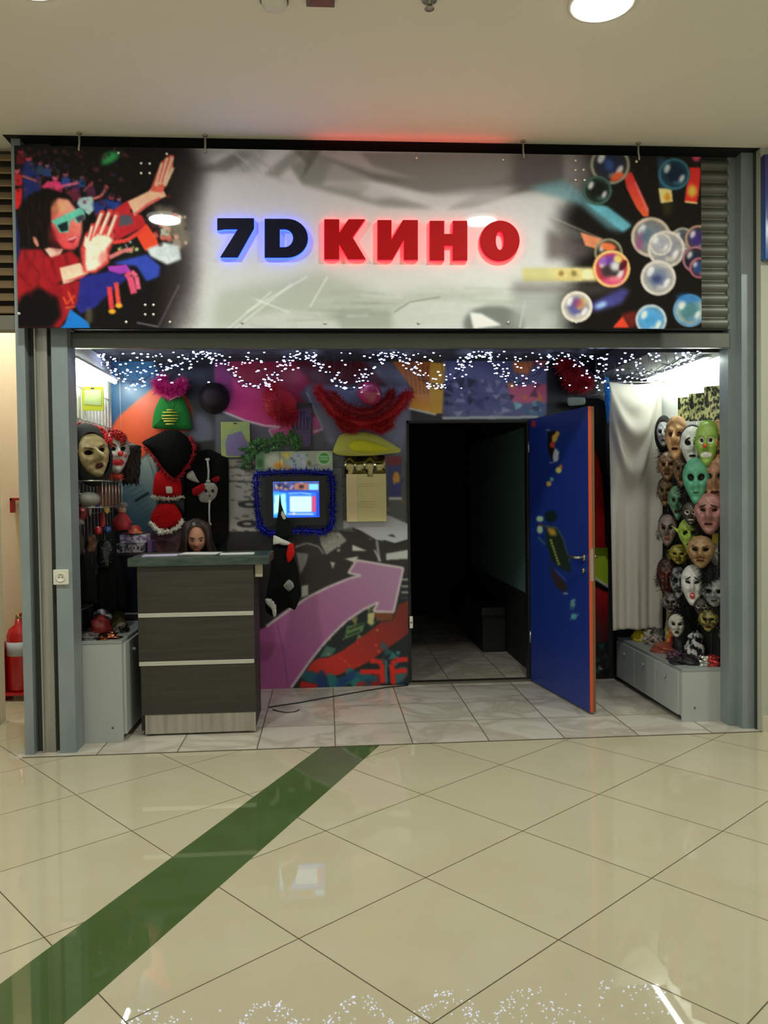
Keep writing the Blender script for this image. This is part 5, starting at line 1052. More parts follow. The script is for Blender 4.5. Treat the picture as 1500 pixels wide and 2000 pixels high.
# skeleton costume
t = thing('skeleton_costume', 'black hanging costume printed with white bones and red cloth', 'costume', at(410, 1060, 6.04))
cloth('gown', 0, 0, [(990, 770), (1080, 740), (1150, 770), (1220, 800), (1225, 1100), (1215, 1400), (1060, 1440), (900, 1380), (900, 1100), (900, 900)], 6.06, .035, (17, 15, 16), parent=t)
def bone(pts, w, nm='printed_bone', c=(206, 204, 198), Y=6.015): 
    a = outl(L3, pts, Y); q = MB().tube(a, w, 8)
    for e_ in (a[0], a[-1]): q.ell(e_+Vector((w*.9, 0, 0)), w*1.35).ell(e_-Vector((w*.9, 0, 0)), w*1.35)
    return q.build(nm, col(c, .6), t)
bone([(1070, 815), (1078, 900), (1075, 975)], .0075); bone([(1085, 1120), (1082, 1200), (1085, 1290)], .0065)
cloth('printed_skull', 0, 0, [(1000, 1080), (1010, 1020), (1060, 985), (1120, 990), (1145, 1030), (1130, 1090), (1080, 1130), (1020, 1125)], 6.02, .02, (170, 166, 160), parent=t)
for s_ in (1058, 1108): 
    p = outl(L3, [(s_, 1045)], 5.998)[0]; MB().ell(p, (.011, .005, .013)).build('eye_socket', col((20, 18, 18), .7), t)
p = outl(L3, [(1085, 1080)], 5.998)[0]; MB().ell(p, (.006, .004, .008)).build('nose_hole', col((20, 18, 18), .7), t)
cloth('white_sleeve', 0, 0, [(920, 920), (960, 895), (990, 950), (1010, 985), (960, 975), (915, 950)], 6.01, .02, (186, 184, 178), parent=t)
cloth('red_cloth', 0, 0, [(960, 1030), (1040, 990), (1050, 1040), (990, 1080), (960, 1070)], 6.0, .015, (170, 26, 34), parent=t)
cloth('red_cloth', 0, 0, [(1100, 960), (1150, 935), (1160, 965), (1120, 985)], 6.0, .012, (160, 26, 34), parent=t)
# dark balloon like hats under the lights
p = at(418, 778, 6.088); o = MB().lathe(p, [(.10, 0), (.115, -.004), (.115, -.012), (.085, -.016), (.082, -.05), (.065, -.085), (.03, -.10), (.002, -.103)], 28, 'Y').build('round_hat', mat('felt_black', (26, 14, 26), .8)); setp(o, 'dark round hat hanging beside the pink arrow near the lights', 'hat')
# yellow green packets
def packet(name, label, x0, y0, x1, y1, Y, c, pic, picbox, cat='packet', ph=.012):
    a, b = at(x0, y0, Y), at(x1, y1, Y); t = thing(name, label, cat, ((a.x+b.x)/2, Y, b.z))
    bevel(fixn(MB().box(a.x, b.x, Y-ph/2, Y+ph/2, b.z, a.z).build('backing_card', c, t)), .002)
    P = [at(*p, Y-ph/2-.004) for p in picbox]; MB().pillow(P, .006, rings=3).build('wrapped_goods', pic, t)
    m_ = (a.x+b.x)/2; MB().box(m_-.012, m_+.012, Y-ph/2-.002, Y-ph/2, a.z-.018, a.z-.008).build('hang_slot', col((60, 60, 50), .6), t)
    return t
packet('costume_packet', 'pale green packet with lilac cloth pinned left of the rocks print', 431, 824, 489, 893, 6.06, mat('card_green', (170, 180, 96), .4, noise=((12, 12, 12), (150, 170, 120))), col((122, 108, 156), .4), [(445, 850), (470, 842), (486, 870), (484, 890), (442, 890), (440, 866)])
packet('glove_packet', 'dark packet holding brown gloves above the leaf garland', 570, 787, 611, 878, 6.05, col((44, 34, 40), .3), col((86, 66, 110), .4), [(573, 800), (609, 796), (608, 840), (606, 872), (578, 872), (574, 840)])
q = MB()
for k in range(5): a, b = at(576+k*7, 838, 6.03), at(578+k*6.2, 808-(4 if 0 < k < 4 else -8), 6.03); q.tube([a, b], .009, 8)
o = q.build('rubber_glove', col((104, 88, 140), .4)); setp(o, 'purple grey rubber glove with five fingers in the dark packet', 'glove')
packet('yellow_packet', 'bright yellow green packet hanging in the strong light at left', 160, 755, 203, 802, 5.35, mat('packet_lime', (214, 222, 60), .4), col((206, 226, 160), .4), [(165, 762), (198, 762), (198, 792), (165, 790)])
# red garlands
def boa(name, label, pts, fn, Y, r, n, c, L=.04, group=None):
    p = outl(fn, pts, Y); o = MB().tube(p, r*.7, 8).fuzz(p, r, int(n*1.8), L*.8, .0017).build(name, mat('boa_%d_%d_%d' % c, c, .6)); return setp(o, label, 'boa', group)
boa('tinsel_boa', 'thick red boa hung in a wide U over the yellow felt hat', [(680, 270), (740, 350), (800, 430), (870, 480), (960, 500), (1060, 500), (1150, 460), (1220, 390), (1290, 300)], C4, 6.0, .042, 4200, (186, 14, 26), L=.045)
boa('tinsel_boa', 'shorter red boa looped inside the wide red U', [(770, 300), (850, 390), (960, 430), (1060, 420), (1150, 350), (1180, 290)], C4, 5.97, .032, 2400, (150, 10, 20), L=.04)
boa('tinsel_boa', 'red boa end hanging at the left side of the wide U', [(830, 480), (870, 530), (930, 540)], C4, 5.98, .03, 900, (170, 12, 24))
boa('tinsel_boa', 'red boa end hanging at the right side of the wide U', [(1050, 520), (1110, 540), (1170, 500)], C4, 5.98, .03, 900, (170, 12, 24))
p = C4([(1030, 300)])[0]; c_ = at(p[0], p[1], 5.94); t = thing('pink_balloon', 'dull pink oval balloon among the fairy lights above the red boa', 'balloon', c_)
MB().ell(c_, (.095, .08, .085), Matrix.Rotation(.6, 4, 'Y'), 24, 14).build('balloon', mat('balloon_pink', (170, 50, 90), .2, coat=.6), t); e_ = c_+Vector((-.07, 0, -.075)); MB().lathe(e_, [(.003, .01), (.010, -.008)], 10).build('knot', mat('balloon_pink', (0, 0, 0)), t)
p = C4([(410, 340)])[0]
o = MB().ell(at(548, 790, 5.98), (.12, .07, .12), None, 22, 14).fuzz([at(530, 760, 5.98), at(548, 800, 5.95), at(562, 815, 5.98)], .08, 4200, .045, .0018).build('red_wig', mat('wig_red', (180, 20, 44), .7)); setp(o, 'fluffy red wig at the tip of the pink arrow print', 'wig')
t = thing('red_feather_fan', 'dark red feather fan near the lights above the blue door', 'fan', at(1125, 760, 5.99)); MB().fuzz([at(1100, 712, 5.99), at(1128, 730, 5.99), at(1145, 752, 5.99), at(1110, 745, 5.99)], .04, 3200, .06, .002).build('feathers', mat('fan_red', (170, 18, 36), .7), t); MB().tube([at(1120, 735, 6.0), at(1122, 775, 6.0)], .006).build('handle', col((40, 20, 20), .6), t)
# leaf garland
t = thing('leaf_garland', 'green leafy garland draped above the printed strip and screen', 'garland', at(500, 880, 6.04))
path = outl(C4, [(215, 760), (230, 690), (260, 640), (320, 650), (380, 640), (440, 600), (520, 600), (560, 640)], 6.05); MB().tube(path, .004).build('stem', col((30, 60, 26), .7), t)
q = MB()
for i in range(150):
    tt = random.random()*(len(path)-1); k = min(int(tt), len(path)-2); p = path[k].lerp(path[k+1], tt-k)+Vector((random.gauss(0, .018), -random.random()*.03, random.gauss(0, .018)))
    a = random.random()*6.28; d = Vector((math.cos(a), -.3*random.random(), math.sin(a))); s_ = Vector((-math.sin(a), 0, math.cos(a))); L = .038+.018*random.random()
    q.add([p, p+d*L*.5+s_*L*.3-Vector((0, .004, 0)), p+d*L, p+d*L*.5-s_*L*.3-Vector((0, .004, 0)), p+d*L*.5-Vector((0, .009, 0))], [(0, 1, 4), (1, 2, 4), (2, 3, 4), (3, 0, 4)], False)
q.build('leaves', mat('leaf_green', (48, 100, 40), .5), t)
# long printed strip over the screen
a, b = at(499, 882, 6.07), at(650, 919, 6.07); t = thing('printed_strip', 'long grey strip with orange picture and green round mark above the screen', 'printed strip', ((a.x+b.x)/2, 6.07, b.z))
pc = Canvas(490, 870, 660, 930, (140, 146, 134)); pc.poly([(499, 882), (517, 882), (517, 920), (499, 920)], (90, 130, 90)); pc.ell(508, 905, 6, 9, (40, 90, 50), soft=2); pc.ell(533, 900, 14, 14, (170, 174, 160), soft=3); pc.ell(545, 909, 10, 6, (220, 130, 50), soft=2); pc.ell(549, 902, 3, 6, (240, 190, 90), soft=1); pc.ell(565, 914, 8, 3, (190, 120, 60), soft=2)
pc.poly([(552, 884), (600, 884), (598, 918), (570, 918)], (150, 160, 170), soft=2); pc.poly([(548, 884), (572, 884), (560, 898)], (190, 180, 70), soft=2); pc.ell(604, 905, 4, 5, (90, 90, 50)); pc.scatter(16, (560, 888, 600, 915), [(90, 110, 150), (180, 180, 190), (60, 70, 80)], (1, 3)); pc.ell(633, 895, 12, 12, (50, 120, 60)); pc.ell(633, 895, 12, 12, (180, 200, 160), ring=1); pc.line([(624, 892), (642, 892)], 1.5, (190, 210, 170)); pc.line([(625, 897), (641, 897)], 1.5, (190, 210, 170)); pc.line([(606, 910), (622, 908)], 2, (90, 90, 90)); 
fixn(MB().box(a.x, b.x, 6.062, 6.09, b.z, a.z).build('backing', col((90, 94, 86), .5), t)); printed('print', [(a.x, 6.06, a.z), (b.x, 6.06, a.z), (b.x, 6.06, b.z), (a.x, 6.06, b.z)], pc, vmat('strip_print', .4), .004, t, gain=1.8)
# monitor
YM = 6.0; t = thing('wall_monitor', 'black framed lit screen on the back wall ringed by blue tinsel', 'monitor', at(578, 1025, YM))
a, b = at(519, 931, YM), at(637, 1025, YM)
bevel(fixn(MB().box(a.x, b.x, YM, YM+.05, b.z, a.z).build('casing', mat('tv_black', (12, 12, 13), .3), t)), .004)
q = MB(); ia, ib = at(533, 941, YM), at(624, 1010, YM)
for (x0, x1, z0, z1) in ((a.x, ia.x, b.z, a.z), (ib.x, b.x, b.z, a.z), (ia.x, ib.x, ia.z, a.z), (ia.x, ib.x, b.z, ib.z)): q.box(x0, x1, YM-.008, YM, z0, z1)
fixn(q.build('bezel', mat('tv_black', (0, 0, 0)), t))
mv = Canvas(520, 930, 640, 1020, (40, 110, 226)); V = mv
V.poly(C4([(385, 890), (695, 890), (695, 950), (385, 950)]), (70, 70, 120)); V.scatter(30, (534, 943, 600, 955), [(30, 30, 60), (200, 150, 110), (180, 190, 230), (40, 60, 140)], (1.5, 4)); V.poly(C4([(530, 900), (620, 900), (620, 940), (530, 940)]), (150, 96, 80)); V.ell(420+575/3.409, 680+922/3.409, 5, 4, (50, 30, 40))
V.poly(C4([(625, 905), (690, 905), (690, 945), (625, 945)]), (120, 200, 250)); V.poly(C4([(385, 960), (470, 960), (470, 1120), (385, 1120)]), (60, 150, 240)); V.poly(C4([(395, 980), (430, 975), (425, 1090), (392, 1110)]), (170, 220, 200)); V.poly(C4([(440, 970), (470, 970), (475, 1110), (440, 1110)]), (150, 230, 250))
V.poly(C4([(490, 975), (655, 975), (655, 1105), (490, 1105)]), (40, 100, 220)); V.poly(C4([(497, 985), (645, 985), (645, 1092), (497, 1092)]), (190, 222, 250)); 
for k in range(5): V.line(C4([(510, 1000+k*18), (632, 1000+k*18)]), 1, (160, 190, 230))
V.poly(C4([(648, 985), (672, 985), (672, 1092), (648, 1092)]), (210, 60, 90)); V.poly(C4([(676, 960), (695, 960), (695, 1120), (676, 1120)]), (20, 60, 190)); V.line(C4([(485, 1105), (655, 1105)]), 2.5, (230, 240, 255)); V.ell(420+525/3.409, 680+1102/3.409, 2.5, 2, (240, 220, 120)); V.line(C4([(480, 1120), (690, 1120)]), 2, (20, 50, 200)); V.line(C4([(490, 968), (570, 962), (640, 972)]), 2, (150, 200, 250)); V.line(C4([(430, 955), (690, 955)]), 2, (30, 50, 180))
printed('screen', [(ia.x, YM-.002, ia.z), (ib.x, YM-.002, ia.z), (ib.x, YM-.002, ib.z), (ia.x, YM-.002, ib.z)], mv, vmat('screen_lit', .3, emit=1.9), .0042, t, gain=1.0)
# blue tinsel ring
pts = [(500, 925), (500, 960), (503, 1000), (508, 1030), (525, 1042), (560, 1038), (600, 1036), (630, 1040), (648, 1028), (650, 990), (650, 950), (646, 925), (600, 921), (550, 922)]
o = MB().tube([at(x, y, 6.03) for x, y in pts], .012, 8, closed=True).fuzz([at(x, y, 6.03) for x, y in pts+pts[:1]], .016, 2400, .03, .0035).build('blue_tinsel', mat('tinsel_blue', (24, 34, 170), .3, .4)); setp(o, 'blue tinsel garland framing the lit screen', 'tinsel')
q = bevel(fixn(MB().box(at(493, 0, 6.08).x, at(655, 0, 6.08).x, 6.072, 6.095, at(0, 1046, 6.08).z, at(0, 921, 6.08).z).build('screen_backing', col((96, 104, 106), .6)))); setp(q, 'grey board mounted behind the screen and the blue tinsel', 'board')
# golden holder with card
t = thing('notice_holder', 'gold mirrored notice holder with a pale yellow card right of the screen', 'notice', at(715, 1018, 6.05))
a, b, c_ = at(673, 890, 6.05), at(752, 931, 6.05), at(755, 1018, 6.05)
gm = mat('mirror_gold', (176, 166, 120), .18, 1.0)
vs = []; n = 16
for k in range(n+1):
    u = k/n; x = a.x+(b.x-a.x)*u; y = 6.05-.016*math.sin(u*PI*4)
    vs += [(x, y, b.z), (x, y, a.z)]
vs += [(v[0], 6.075, v[2]) for v in vs]; m2 = 2*(n+1)
MB().add(vs, [(2*k, 2*k+2, 2*k+3, 2*k+1) for k in range(n)]+[(2*k+1, 2*k+3, m2+2*k+3, m2+2*k+1) for k in range(n)]+[(2*k+2, 2*k, m2+2*k, m2+2*k+2) for k in range(n)], True).build('mirror_plate', gm, t)
bevel(fixn(MB().box(at(676, 934, 6.05).x, c_.x, 6.04, 6.08, c_.z, at(0, 934, 6.05).z).build('yellow_card', mat('card_gold', (216, 204, 138), .22, coat=.6), t)), .002)
bevel(fixn(MB().box(at(676, 934, 6.05).x, at(684, 0, 6.05).x, 6.034, 6.05, c_.z, at(0, 934, 6.05).z).build('rolled_edge', mat('card_cream', (232, 210, 160), .3), t)))
for y in (945, 950, 980, 985, 990): p, p2 = at(700, y, 6.038), at(732, y, 6.038); MB().box(p.x, p2.x, 6.038, 6.041, p.z-.0012, p.z+.0012).build('print_line', col((186, 172, 110), .4), t)
# yellow felt hat
t = thing('felt_hat', 'flattened yellow felt hat hanging under the red boa', 'hat', at(715, 890, 6.02))
hp = [(800, 640), (830, 580), (900, 560), (1000, 560), (1080, 580), (1150, 620), (1232, 670), (1225, 695), (1140, 705), (1050, 715), (900, 718), (820, 710), (785, 690)]
cloth('brim', 0, 0, hp, 6.03, .03, (190, 190, 96), fn=C4, parent=t, wr=.003)
cloth('crown', 0, 0, [(890, 640), (930, 610), (1000, 612), (1090, 640), (1160, 670), (1080, 695), (930, 690)], 6.0, .03, (206, 204, 50), fn=C4, parent=t, wr=.003)
# hanging witch puppet beside the screen
t = thing('witch_puppet', 'black witch puppet with tall pointed hat hanging in front of the screen', 'puppet', at(557, 1200, 5.72)); YW = 5.72
def wp(pts, Y=YW): return outl(A5, pts, Y)
cloth('pointed_hat', 0, 0, [(262, -60), (275, 20), (300, 90), (345, 170), (365, 260), (330, 290), (260, 285), (228, 250), (235, 160), (250, 80)], YW, .035, (18, 24, 20), fn=A5, parent=t, wr=.003)
cloth('hat_patch', 0, 0, [(280, 70), (300, 95), (310, 130), (290, 135), (272, 100)], YW-.04, .005, (190, 190, 176), fn=A5, parent=t, wr=0)
cloth('white_hair', 0, 0, [(215, 260), (250, 270), (290, 290), (345, 315), (340, 335), (290, 335), (250, 325), (212, 330)], YW-.02, .03, (214, 212, 202), fn=A5, parent=t, wr=.003)
cloth('red_scarf', 0, 0, [(330, 330), (365, 320), (378, 390), (360, 440), (325, 470), (312, 400)], YW-.035, .02, (206, 34, 30), fn=A5, parent=t)
cloth('black_dress', 0, 0, [(210, 330), (330, 330), (370, 430), (400, 520), (420, 640), (425, 720), (380, 832), (330, 815), (250, 865), (200, 880), (150, 830), (160, 700), (185, 560), (200, 450)], YW+.01, .05, (15, 17, 17), fn=A5, parent=t, wr=.008)
cloth('grey_hand', 0, 0, [(290, 650), (330, 600), (365, 625), (370, 660), (330, 690)], YW-.05, .012, (140, 142, 136), fn=A5, parent=t)
cloth('white_shoe', 0, 0, [(150, 750), (200, 745), (235, 790), (235, 870), (215, 890), (200, 830), (160, 790)], YW-.02, .02, (196, 196, 190), fn=A5, parent=t)
MB().tube([at(547, 960, YW), at(546, 700, YW+.1), at(546, 690, YW+.14)], .0012, 4).build('thread', col((60, 60, 60), .6), t)
# dark clothes behind the open door
t = thing('hanging_costume', 'long black and red costume hanging on the wall behind the open door', 'costume', at(1180, 1080, 6.05)); T3 = D3
cloth('red_cape', 0, 0, [(1130, 100), (1190, 120), (1230, 300), (1270, 600), (1275, 890), (1180, 900), (1120, 880)], 6.02, .04, (150, 18, 22), fn=T3, parent=t)
cloth('black_gown', 0, 0, [(1080, 0), (1250, 10), (1265, 300), (1290, 700), (1298, 885), (1260, 890), (1240, 500), (1150, 60)], 5.99, .03, (14, 14, 15), fn=T3, parent=t)
cloth('lace_collar', 0, 0, [(1030, -10), (1130, -10), (1130, 30), (1035, 38)], 5.96, .01, (120, 130, 124), fn=T3, parent=t, wr=.004)
p = at(1180, 770, 6.0); MB().tube([p+Vector((-.12, 0, -.02)), p+Vector((0, 0, .02)), p+Vector((.12, 0, -.02))], .005).tube([p+Vector((0, 0, .02)), p+Vector((0, .0, .05))], .003).build('hanger', m_ch, t)
# blue strip of cloth beside the curtain
o = cloth('blue_ribbon', 'blue sash between the black costume and the white curtain top', 'sash', [(1180, 735), (1190, 740), (1192, 790), (1187, 830), (1182, 790)], 5.97, .01, (40, 110, 180), fn=lambda p: p)

# ================================================================== LEFT DISPLAY BAY
GL = 'goods on the left display rack'
r2 = thing('wire_rack', 'wire rack with hooks and basket on the left side wall', 'rack', (-1.54, 5.45, .65)); q = MB()
for z in (.75, .95, 1.15, 1.35, 1.55, 1.75, 1.95, 2.15): q.tube([(-1.535, 4.95, z), (-1.535, 6.0, z)], .003, 6)
for k in range(14): q.tube([(-1.538, 4.97+k*.078, .66), (-1.538, 4.97+k*.078, 2.2)], .0025, 6)
q.build('grid', m_ch, r2)
setp(fixn(MB().box(-1.559, -1.545, 4.9, 6.09, .61, 1.86).build('trim_15', mat('panel_shade_black', (0, 0, 0)))), kind='structure')  # same black sheet behind the left rack
zb = 1.555
q = MB().tube([(-1.53, 4.95, zb), (-1.33, 4.95, zb), (-1.33, 5.42, zb), (-1.53, 5.42, zb)], .004, 6, closed=True).tube([(-1.53, 4.95, zb-.16), (-1.33, 4.95, zb-.16), (-1.33, 5.42, zb-.16), (-1.53, 5.42, zb-.16)], .004, 6, closed=True)
for k in range(7): y = 4.95+k*.078; q.tube([(-1.33, y, zb), (-1.33, y, zb-.16), (-1.53, y, zb-.16)], .0025, 5)
bk = thing('wire_basket', 'wire basket on the left wall holding a brown box and a grey cap', 'basket', (-1.43, 5.18, 1.395)); q.build('wires', m_ch, bk)
for z, y in ((1.13, 5.2), (.98, 5.1), (1.3, 5.5), (1.35, 5.2), (1.86, 5.3), (2.05, 5.2)): pass
o = MB().tube([(-1.52, 5.02, 1.60), (-1.34, 5.02, 1.60), (-1.34, 5.4, 1.60), (-1.52, 5.4, 1.60)], .002, 4, closed=True)
bevel(fixn(setp(MB().box(-1.42, -1.335, 5.18, 5.40, 1.402, 1.53).build('brown_box', col((84, 46, 30), .6)), 'brown cardboard box in the wire basket under the masks', 'box')))
setp(MB().ell((-1.44, 5.05, 1.445), (.07, .07, .044)).build('grey_dome_cap', col((130, 132, 120), .5)), 'pale grey round cap lying in the wire basket', 'cap')
face('hooded_mask', 'old woman mask with yellowish face in a black hood', 180, 890, 5.12, 26, 36, 38, (176, 156, 110), dict(hair=(22, 24, 20), hk='hood', nose=.6, mh=.1, mw=.2, wr=.02, ear=0, browc=(90, 80, 50), chin=.25), roll=-12)
face('clown_mask', 'clown mask with white and red face paint and brown hair', 226, 884, 5.45, 20, 34, 30, (206, 200, 192), dict(hair=(70, 44, 28), hk='long', hl=.5, hn=900, nosec=(200, 40, 40), mw=.4, mh=.12, mouthc=(200, 40, 50), cheek=(190, 90, 90), noser=.2, browc=(120, 40, 30)))
def curls(name, label, pts, Y, r, c, n=170):
    p = [at(x, y, Y) for x, y in pts]; q = MB().tube(p, r*.7, 10)
    for i in range(n):
        t_ = random.random()*(len(p)-1); k = min(int(t_), len(p)-2); b = p[k].lerp(p[k+1], t_-k); d = Vector((random.gauss(0, 1), random.gauss(0, 1), random.gauss(0, 1))).normalized(); cc = b+d*r; a1 = d.orthogonal().normalized(); a2 = d.cross(a1); rr = random.uniform(.006, .010)
        q.tube([cc+(a1*math.cos(h_)+a2*math.sin(h_))*rr+d*.004*h_*.4 for h_ in (0, 1.05, 2.1, 3.14, 4.2, 5.2, 6.28, 7.3)], .0036, 5)
    return setp(q.build(name, mat('wig_%d_%d_%d' % c, c, .6)), label, 'wig', GL)
def locks(name, label, top, w, L, c, n=130):
    q = MB(); q.ell(top, (w*.8, w*.7, w*.7))
    for i in range(n):
        a = random.uniform(0, 2*PI); s_, c_ = math.sin(a), math.cos(a); l = L*random.uniform(.75, 1.05); ph = random.random()*6
        pts = [top+Vector((.2*w*s_, .2*w*c_, w*.75))]+[top+Vector((w*s_*(1+.25*math.sin(k*1.6+ph))*(1-.04*k), w*.8*c_*(1+.2*math.cos(k*1.6+ph)), w*.45-l*k/7)) for k in range(8)]
        q.tube(pts, [.003]+[.006]*6+[.004, .002], 5)
    return setp(q.build(name, mat('wig_%d_%d_%d' % c, c, .5)), label, 'wig', GL)
def cape(name, label, px, py, Y, rx, hz, c):
    p = at(px, py, Y); n, k = 48, 12; vs = []; ph = RNG.uniform(0, 6, 3)
    for j in range(k+1):
        t_ = j/k; w_ = rx*(.25+.75*math.sin(min(1, t_*1.6)*PI/2))
        for i in range(n): b = 2*PI*i/n; f = 1+.16*t_*math.sin(7*b+ph[0]+t_)+.08*math.sin(12*b+ph[1]); vs.append((p.x+w_*f*math.cos(b), p.y+w_*.6*f*math.sin(b), p.z+hz-2*hz*t_+.01*math.sin(5*b)*t_))
    t = thing(name, label, 'cape', (p.x, p.y, p.z-hz), GL); MB().add(vs, [(j*n+i, j*n+(i+1) % n, (j+1)*n+(i+1) % n, (j+1)*n+i) for j in range(k) for i in range(n)]+[tuple(range(n-1, -1, -1)), tuple(k*n+i for i in range(n))], True).build('cloth', mat('cape_%d' % c[0], c, .9, spec=.1), t)
    MB().tube([p+Vector((0, 0, hz)), p+Vector((0, 0, hz+.03))], .002, 5).build('hanging_loop', m_ch, t)
def wig(name, label, pts, Y, r, n, c, L, w=.004, droop=0., core=1): 
    p = [at(x, y, Y) for x, y in pts]; q = MB().tube(p, r*.8, 10).fuzz(p, r, int(n*2.2), L*.75, .0016, droop=droop); o = q.build(name, mat('wig_%d_%d_%d' % c, c, .7)); return setp(o, label, 'wig', GL)
curls('curly_wig', 'curly bright red wig above the hooded old woman mask', [(142, 848), (165, 840), (190, 848), (207, 868)], 5.18, .042, (206, 24, 34), 260)
curls('curly_wig', 'small curly red wig above the clown mask', [(216, 848), (230, 850), (238, 858)], 5.42, .026, (200, 30, 34), 120)
locks('dark_wig_or_shade', 'long dark brown wig right of the clown mask', at(254, 880, 5.66), .062, .26, (38, 27, 23), 170)
setp(MB().tube([(at(254, 880, 5.66).x, 6.09, 1.82), (at(254, 880, 5.66).x, 5.70, 1.80), (at(254, 880, 5.66).x, 5.66, 1.835)], .004, 6).build('wig_hook', m_ch), 'metal hook carrying the long dark brown wig beside the clown mask', 'hook')
wig('orange_wig', 'small salmon red tuft lying right beneath the clown mask', [(210, 928), (224, 930), (236, 932)], 5.45, .02, 500, (206, 80, 60), .02, .005)
# hanging toys
def hang(name, label, px, py, Y, rx, rz, c, cat, ry=None, metal=0., rough=.5, noise=None, cr=.12, coat=0.):
    p = at(px, py, Y); n, k = 18, 12; vs = []; ph = RNG.uniform(0, 6, 3); ry = ry or rx*.6
    for j in range(k+1):
        a = -PI/2+PI*j/k
        for i in range(n): b = 2*PI*i/n; f = 1+cr*(math.sin(3*b+ph[0]+3*a)+math.sin(5*b+ph[1])*.6); vs.append((p.x+rx*f*math.cos(b)*max(.05, math.cos(a))**.6, p.y+ry*f*math.sin(b)*max(.05, math.cos(a))**.6, p.z+rz*math.sin(a)))
    t = thing(name, label, cat, (p.x, p.y, p.z-rz), GL)
    MB().add(vs, [(j*n+i, j*n+(i+1) % n, (j+1)*n+(i+1) % n, (j+1)*n+i) for j in range(k) for i in range(n)]+[tuple(range(n-1, -1, -1)), tuple(k*n+i for i in range(n))], True).build('body', mat('hang_%d_%d' % (int(px), int(py)), c, rough, metal, noise=noise, coat=coat), t)
    MB().tube([p+Vector((0, 0, rz*.9)), p+Vector((0, 0, rz+.025))], .0015, 5).build('hanging_loop', m_ch, t); return t
for a in (
 ('glitter_bag', 'dark red glittery sack hanging at far left under the basket', 155, 990, 5.12, .05, .085, (120, 16, 22), 'bag', None, 0, .3, ((60, 60, 60), (200, 120, 120), .6, .7)),
 ('glass_ball', 'small pink shiny ball in front of the red sack', 161, 995, 5.03, .013, .013, (220, 110, 120), 'ball', None, 0, .15, None, 0, 1),
 ('blue_tube', 'blue tube hanging below the basket', 190, 980, 5.2, .016, .05, (50, 50, 130), 'toy', None, 0, .3),
 ('silver_tube', 'grey silver tube hanging below the basket', 175, 990, 5.2, .014, .06, (130, 128, 126), 'toy', None, .6, .3),
 ('gold_tassel', 'gold tassel hanging at the right of the basket', 208, 985, 5.2, .02, .06, (176, 146, 80), 'tassel', None, .4, .4),
 ('red_horn', 'red party horn hanging over the red ball', 200, 1015, 5.3, .018, .05, (150, 40, 34), 'horn'),
 ('red_ball', 'small red ball hanging left of the blue ball', 192, 1036, 5.3, .026, .026, (190, 44, 44), 'ball', .026, 0, .2, None, 0, .8),
 ('blue_ball', 'small dark blue ball hanging right of the red ball', 210, 1034, 5.3, .024, .024, (24, 60, 120), 'ball', .024, 0, .2, None, 0, .8),
 ('grey_fur_hat', 'pale grey fur brim of a toy hat at the far left', 150, 1020, 5.08, .04, .02, (130, 122, 116), 'hat'),
 ('brown_puppet', 'brown dark puppet hanging beneath the pale fur brim', 150, 1060, 5.1, .04, .08, (52, 38, 30), 'puppet', None, 0, .7),
 ('tan_puppet', 'tan and brown puppet hanging beside the dark one', 178, 1062, 5.25, .035, .06, (116, 78, 50), 'puppet', None, 0, .7, ((30, 30, 30), (50, 30, 24), .4, .6)),
 ('black_bead_bunch', 'black shiny bunch of beads hanging by the patterned boxes', 205, 1082, 5.3, .05, .09, (24, 24, 26), 'beads', None, 0, .2, ((90, 90, 90), (140, 140, 140), .62, .7)),
 ): hang(*a)
cape('black_cape', 'black folded cape hanging low at the far left', 165, 1130, 5.12, .07, .15, (13, 13, 13)); cape('black_cape', 'black folded cape hanging low near the counter edge', 218, 1135, 5.35, .10, .19, (12, 13, 13))
t = thing('santa_doll', 'small doll with grey hair and red coat left of the white print', 'doll', at(238, 1035, 5.55)); p = at(238, 1000, 5.55)
MB().tube([p+Vector((0, 0, .05)), p+Vector((0, .02, .3)), Vector((p.x, p.y+.02, 2.447))], .0012, 5).build('hanging_thread', m_ch, t); MB().ell(p+Vector((0, 0, .015)), (.03, .026, .03)).build('head', col((176, 130, 110), .6), t); MB().ell(p+Vector((0, .004, .045)), (.042, .03, .022)).fuzz([p+Vector((-.03, 0, .04)), p+Vector((.03, 0, .04))], .02, 200, .02, .003).build('hair', col((120, 116, 120), .8), t); MB().lathe(p+Vector((0, 0, -.12)), [(.06, 0), (.055, .04), (.035, .10), (.02, .12)], 16).build('coat', col((150, 30, 34), .7), t); MB().tube([p+Vector((-.03, 0, -.03)), p+Vector((-.06, -.01, -.08))], .012).build('sleeve', col((150, 30, 34), .7), t); MB().tube([p+Vector((.03, 0, -.03)), p+Vector((.06, -.01, -.08))], .012).build('sleeve', col((150, 30, 34), .7), t)
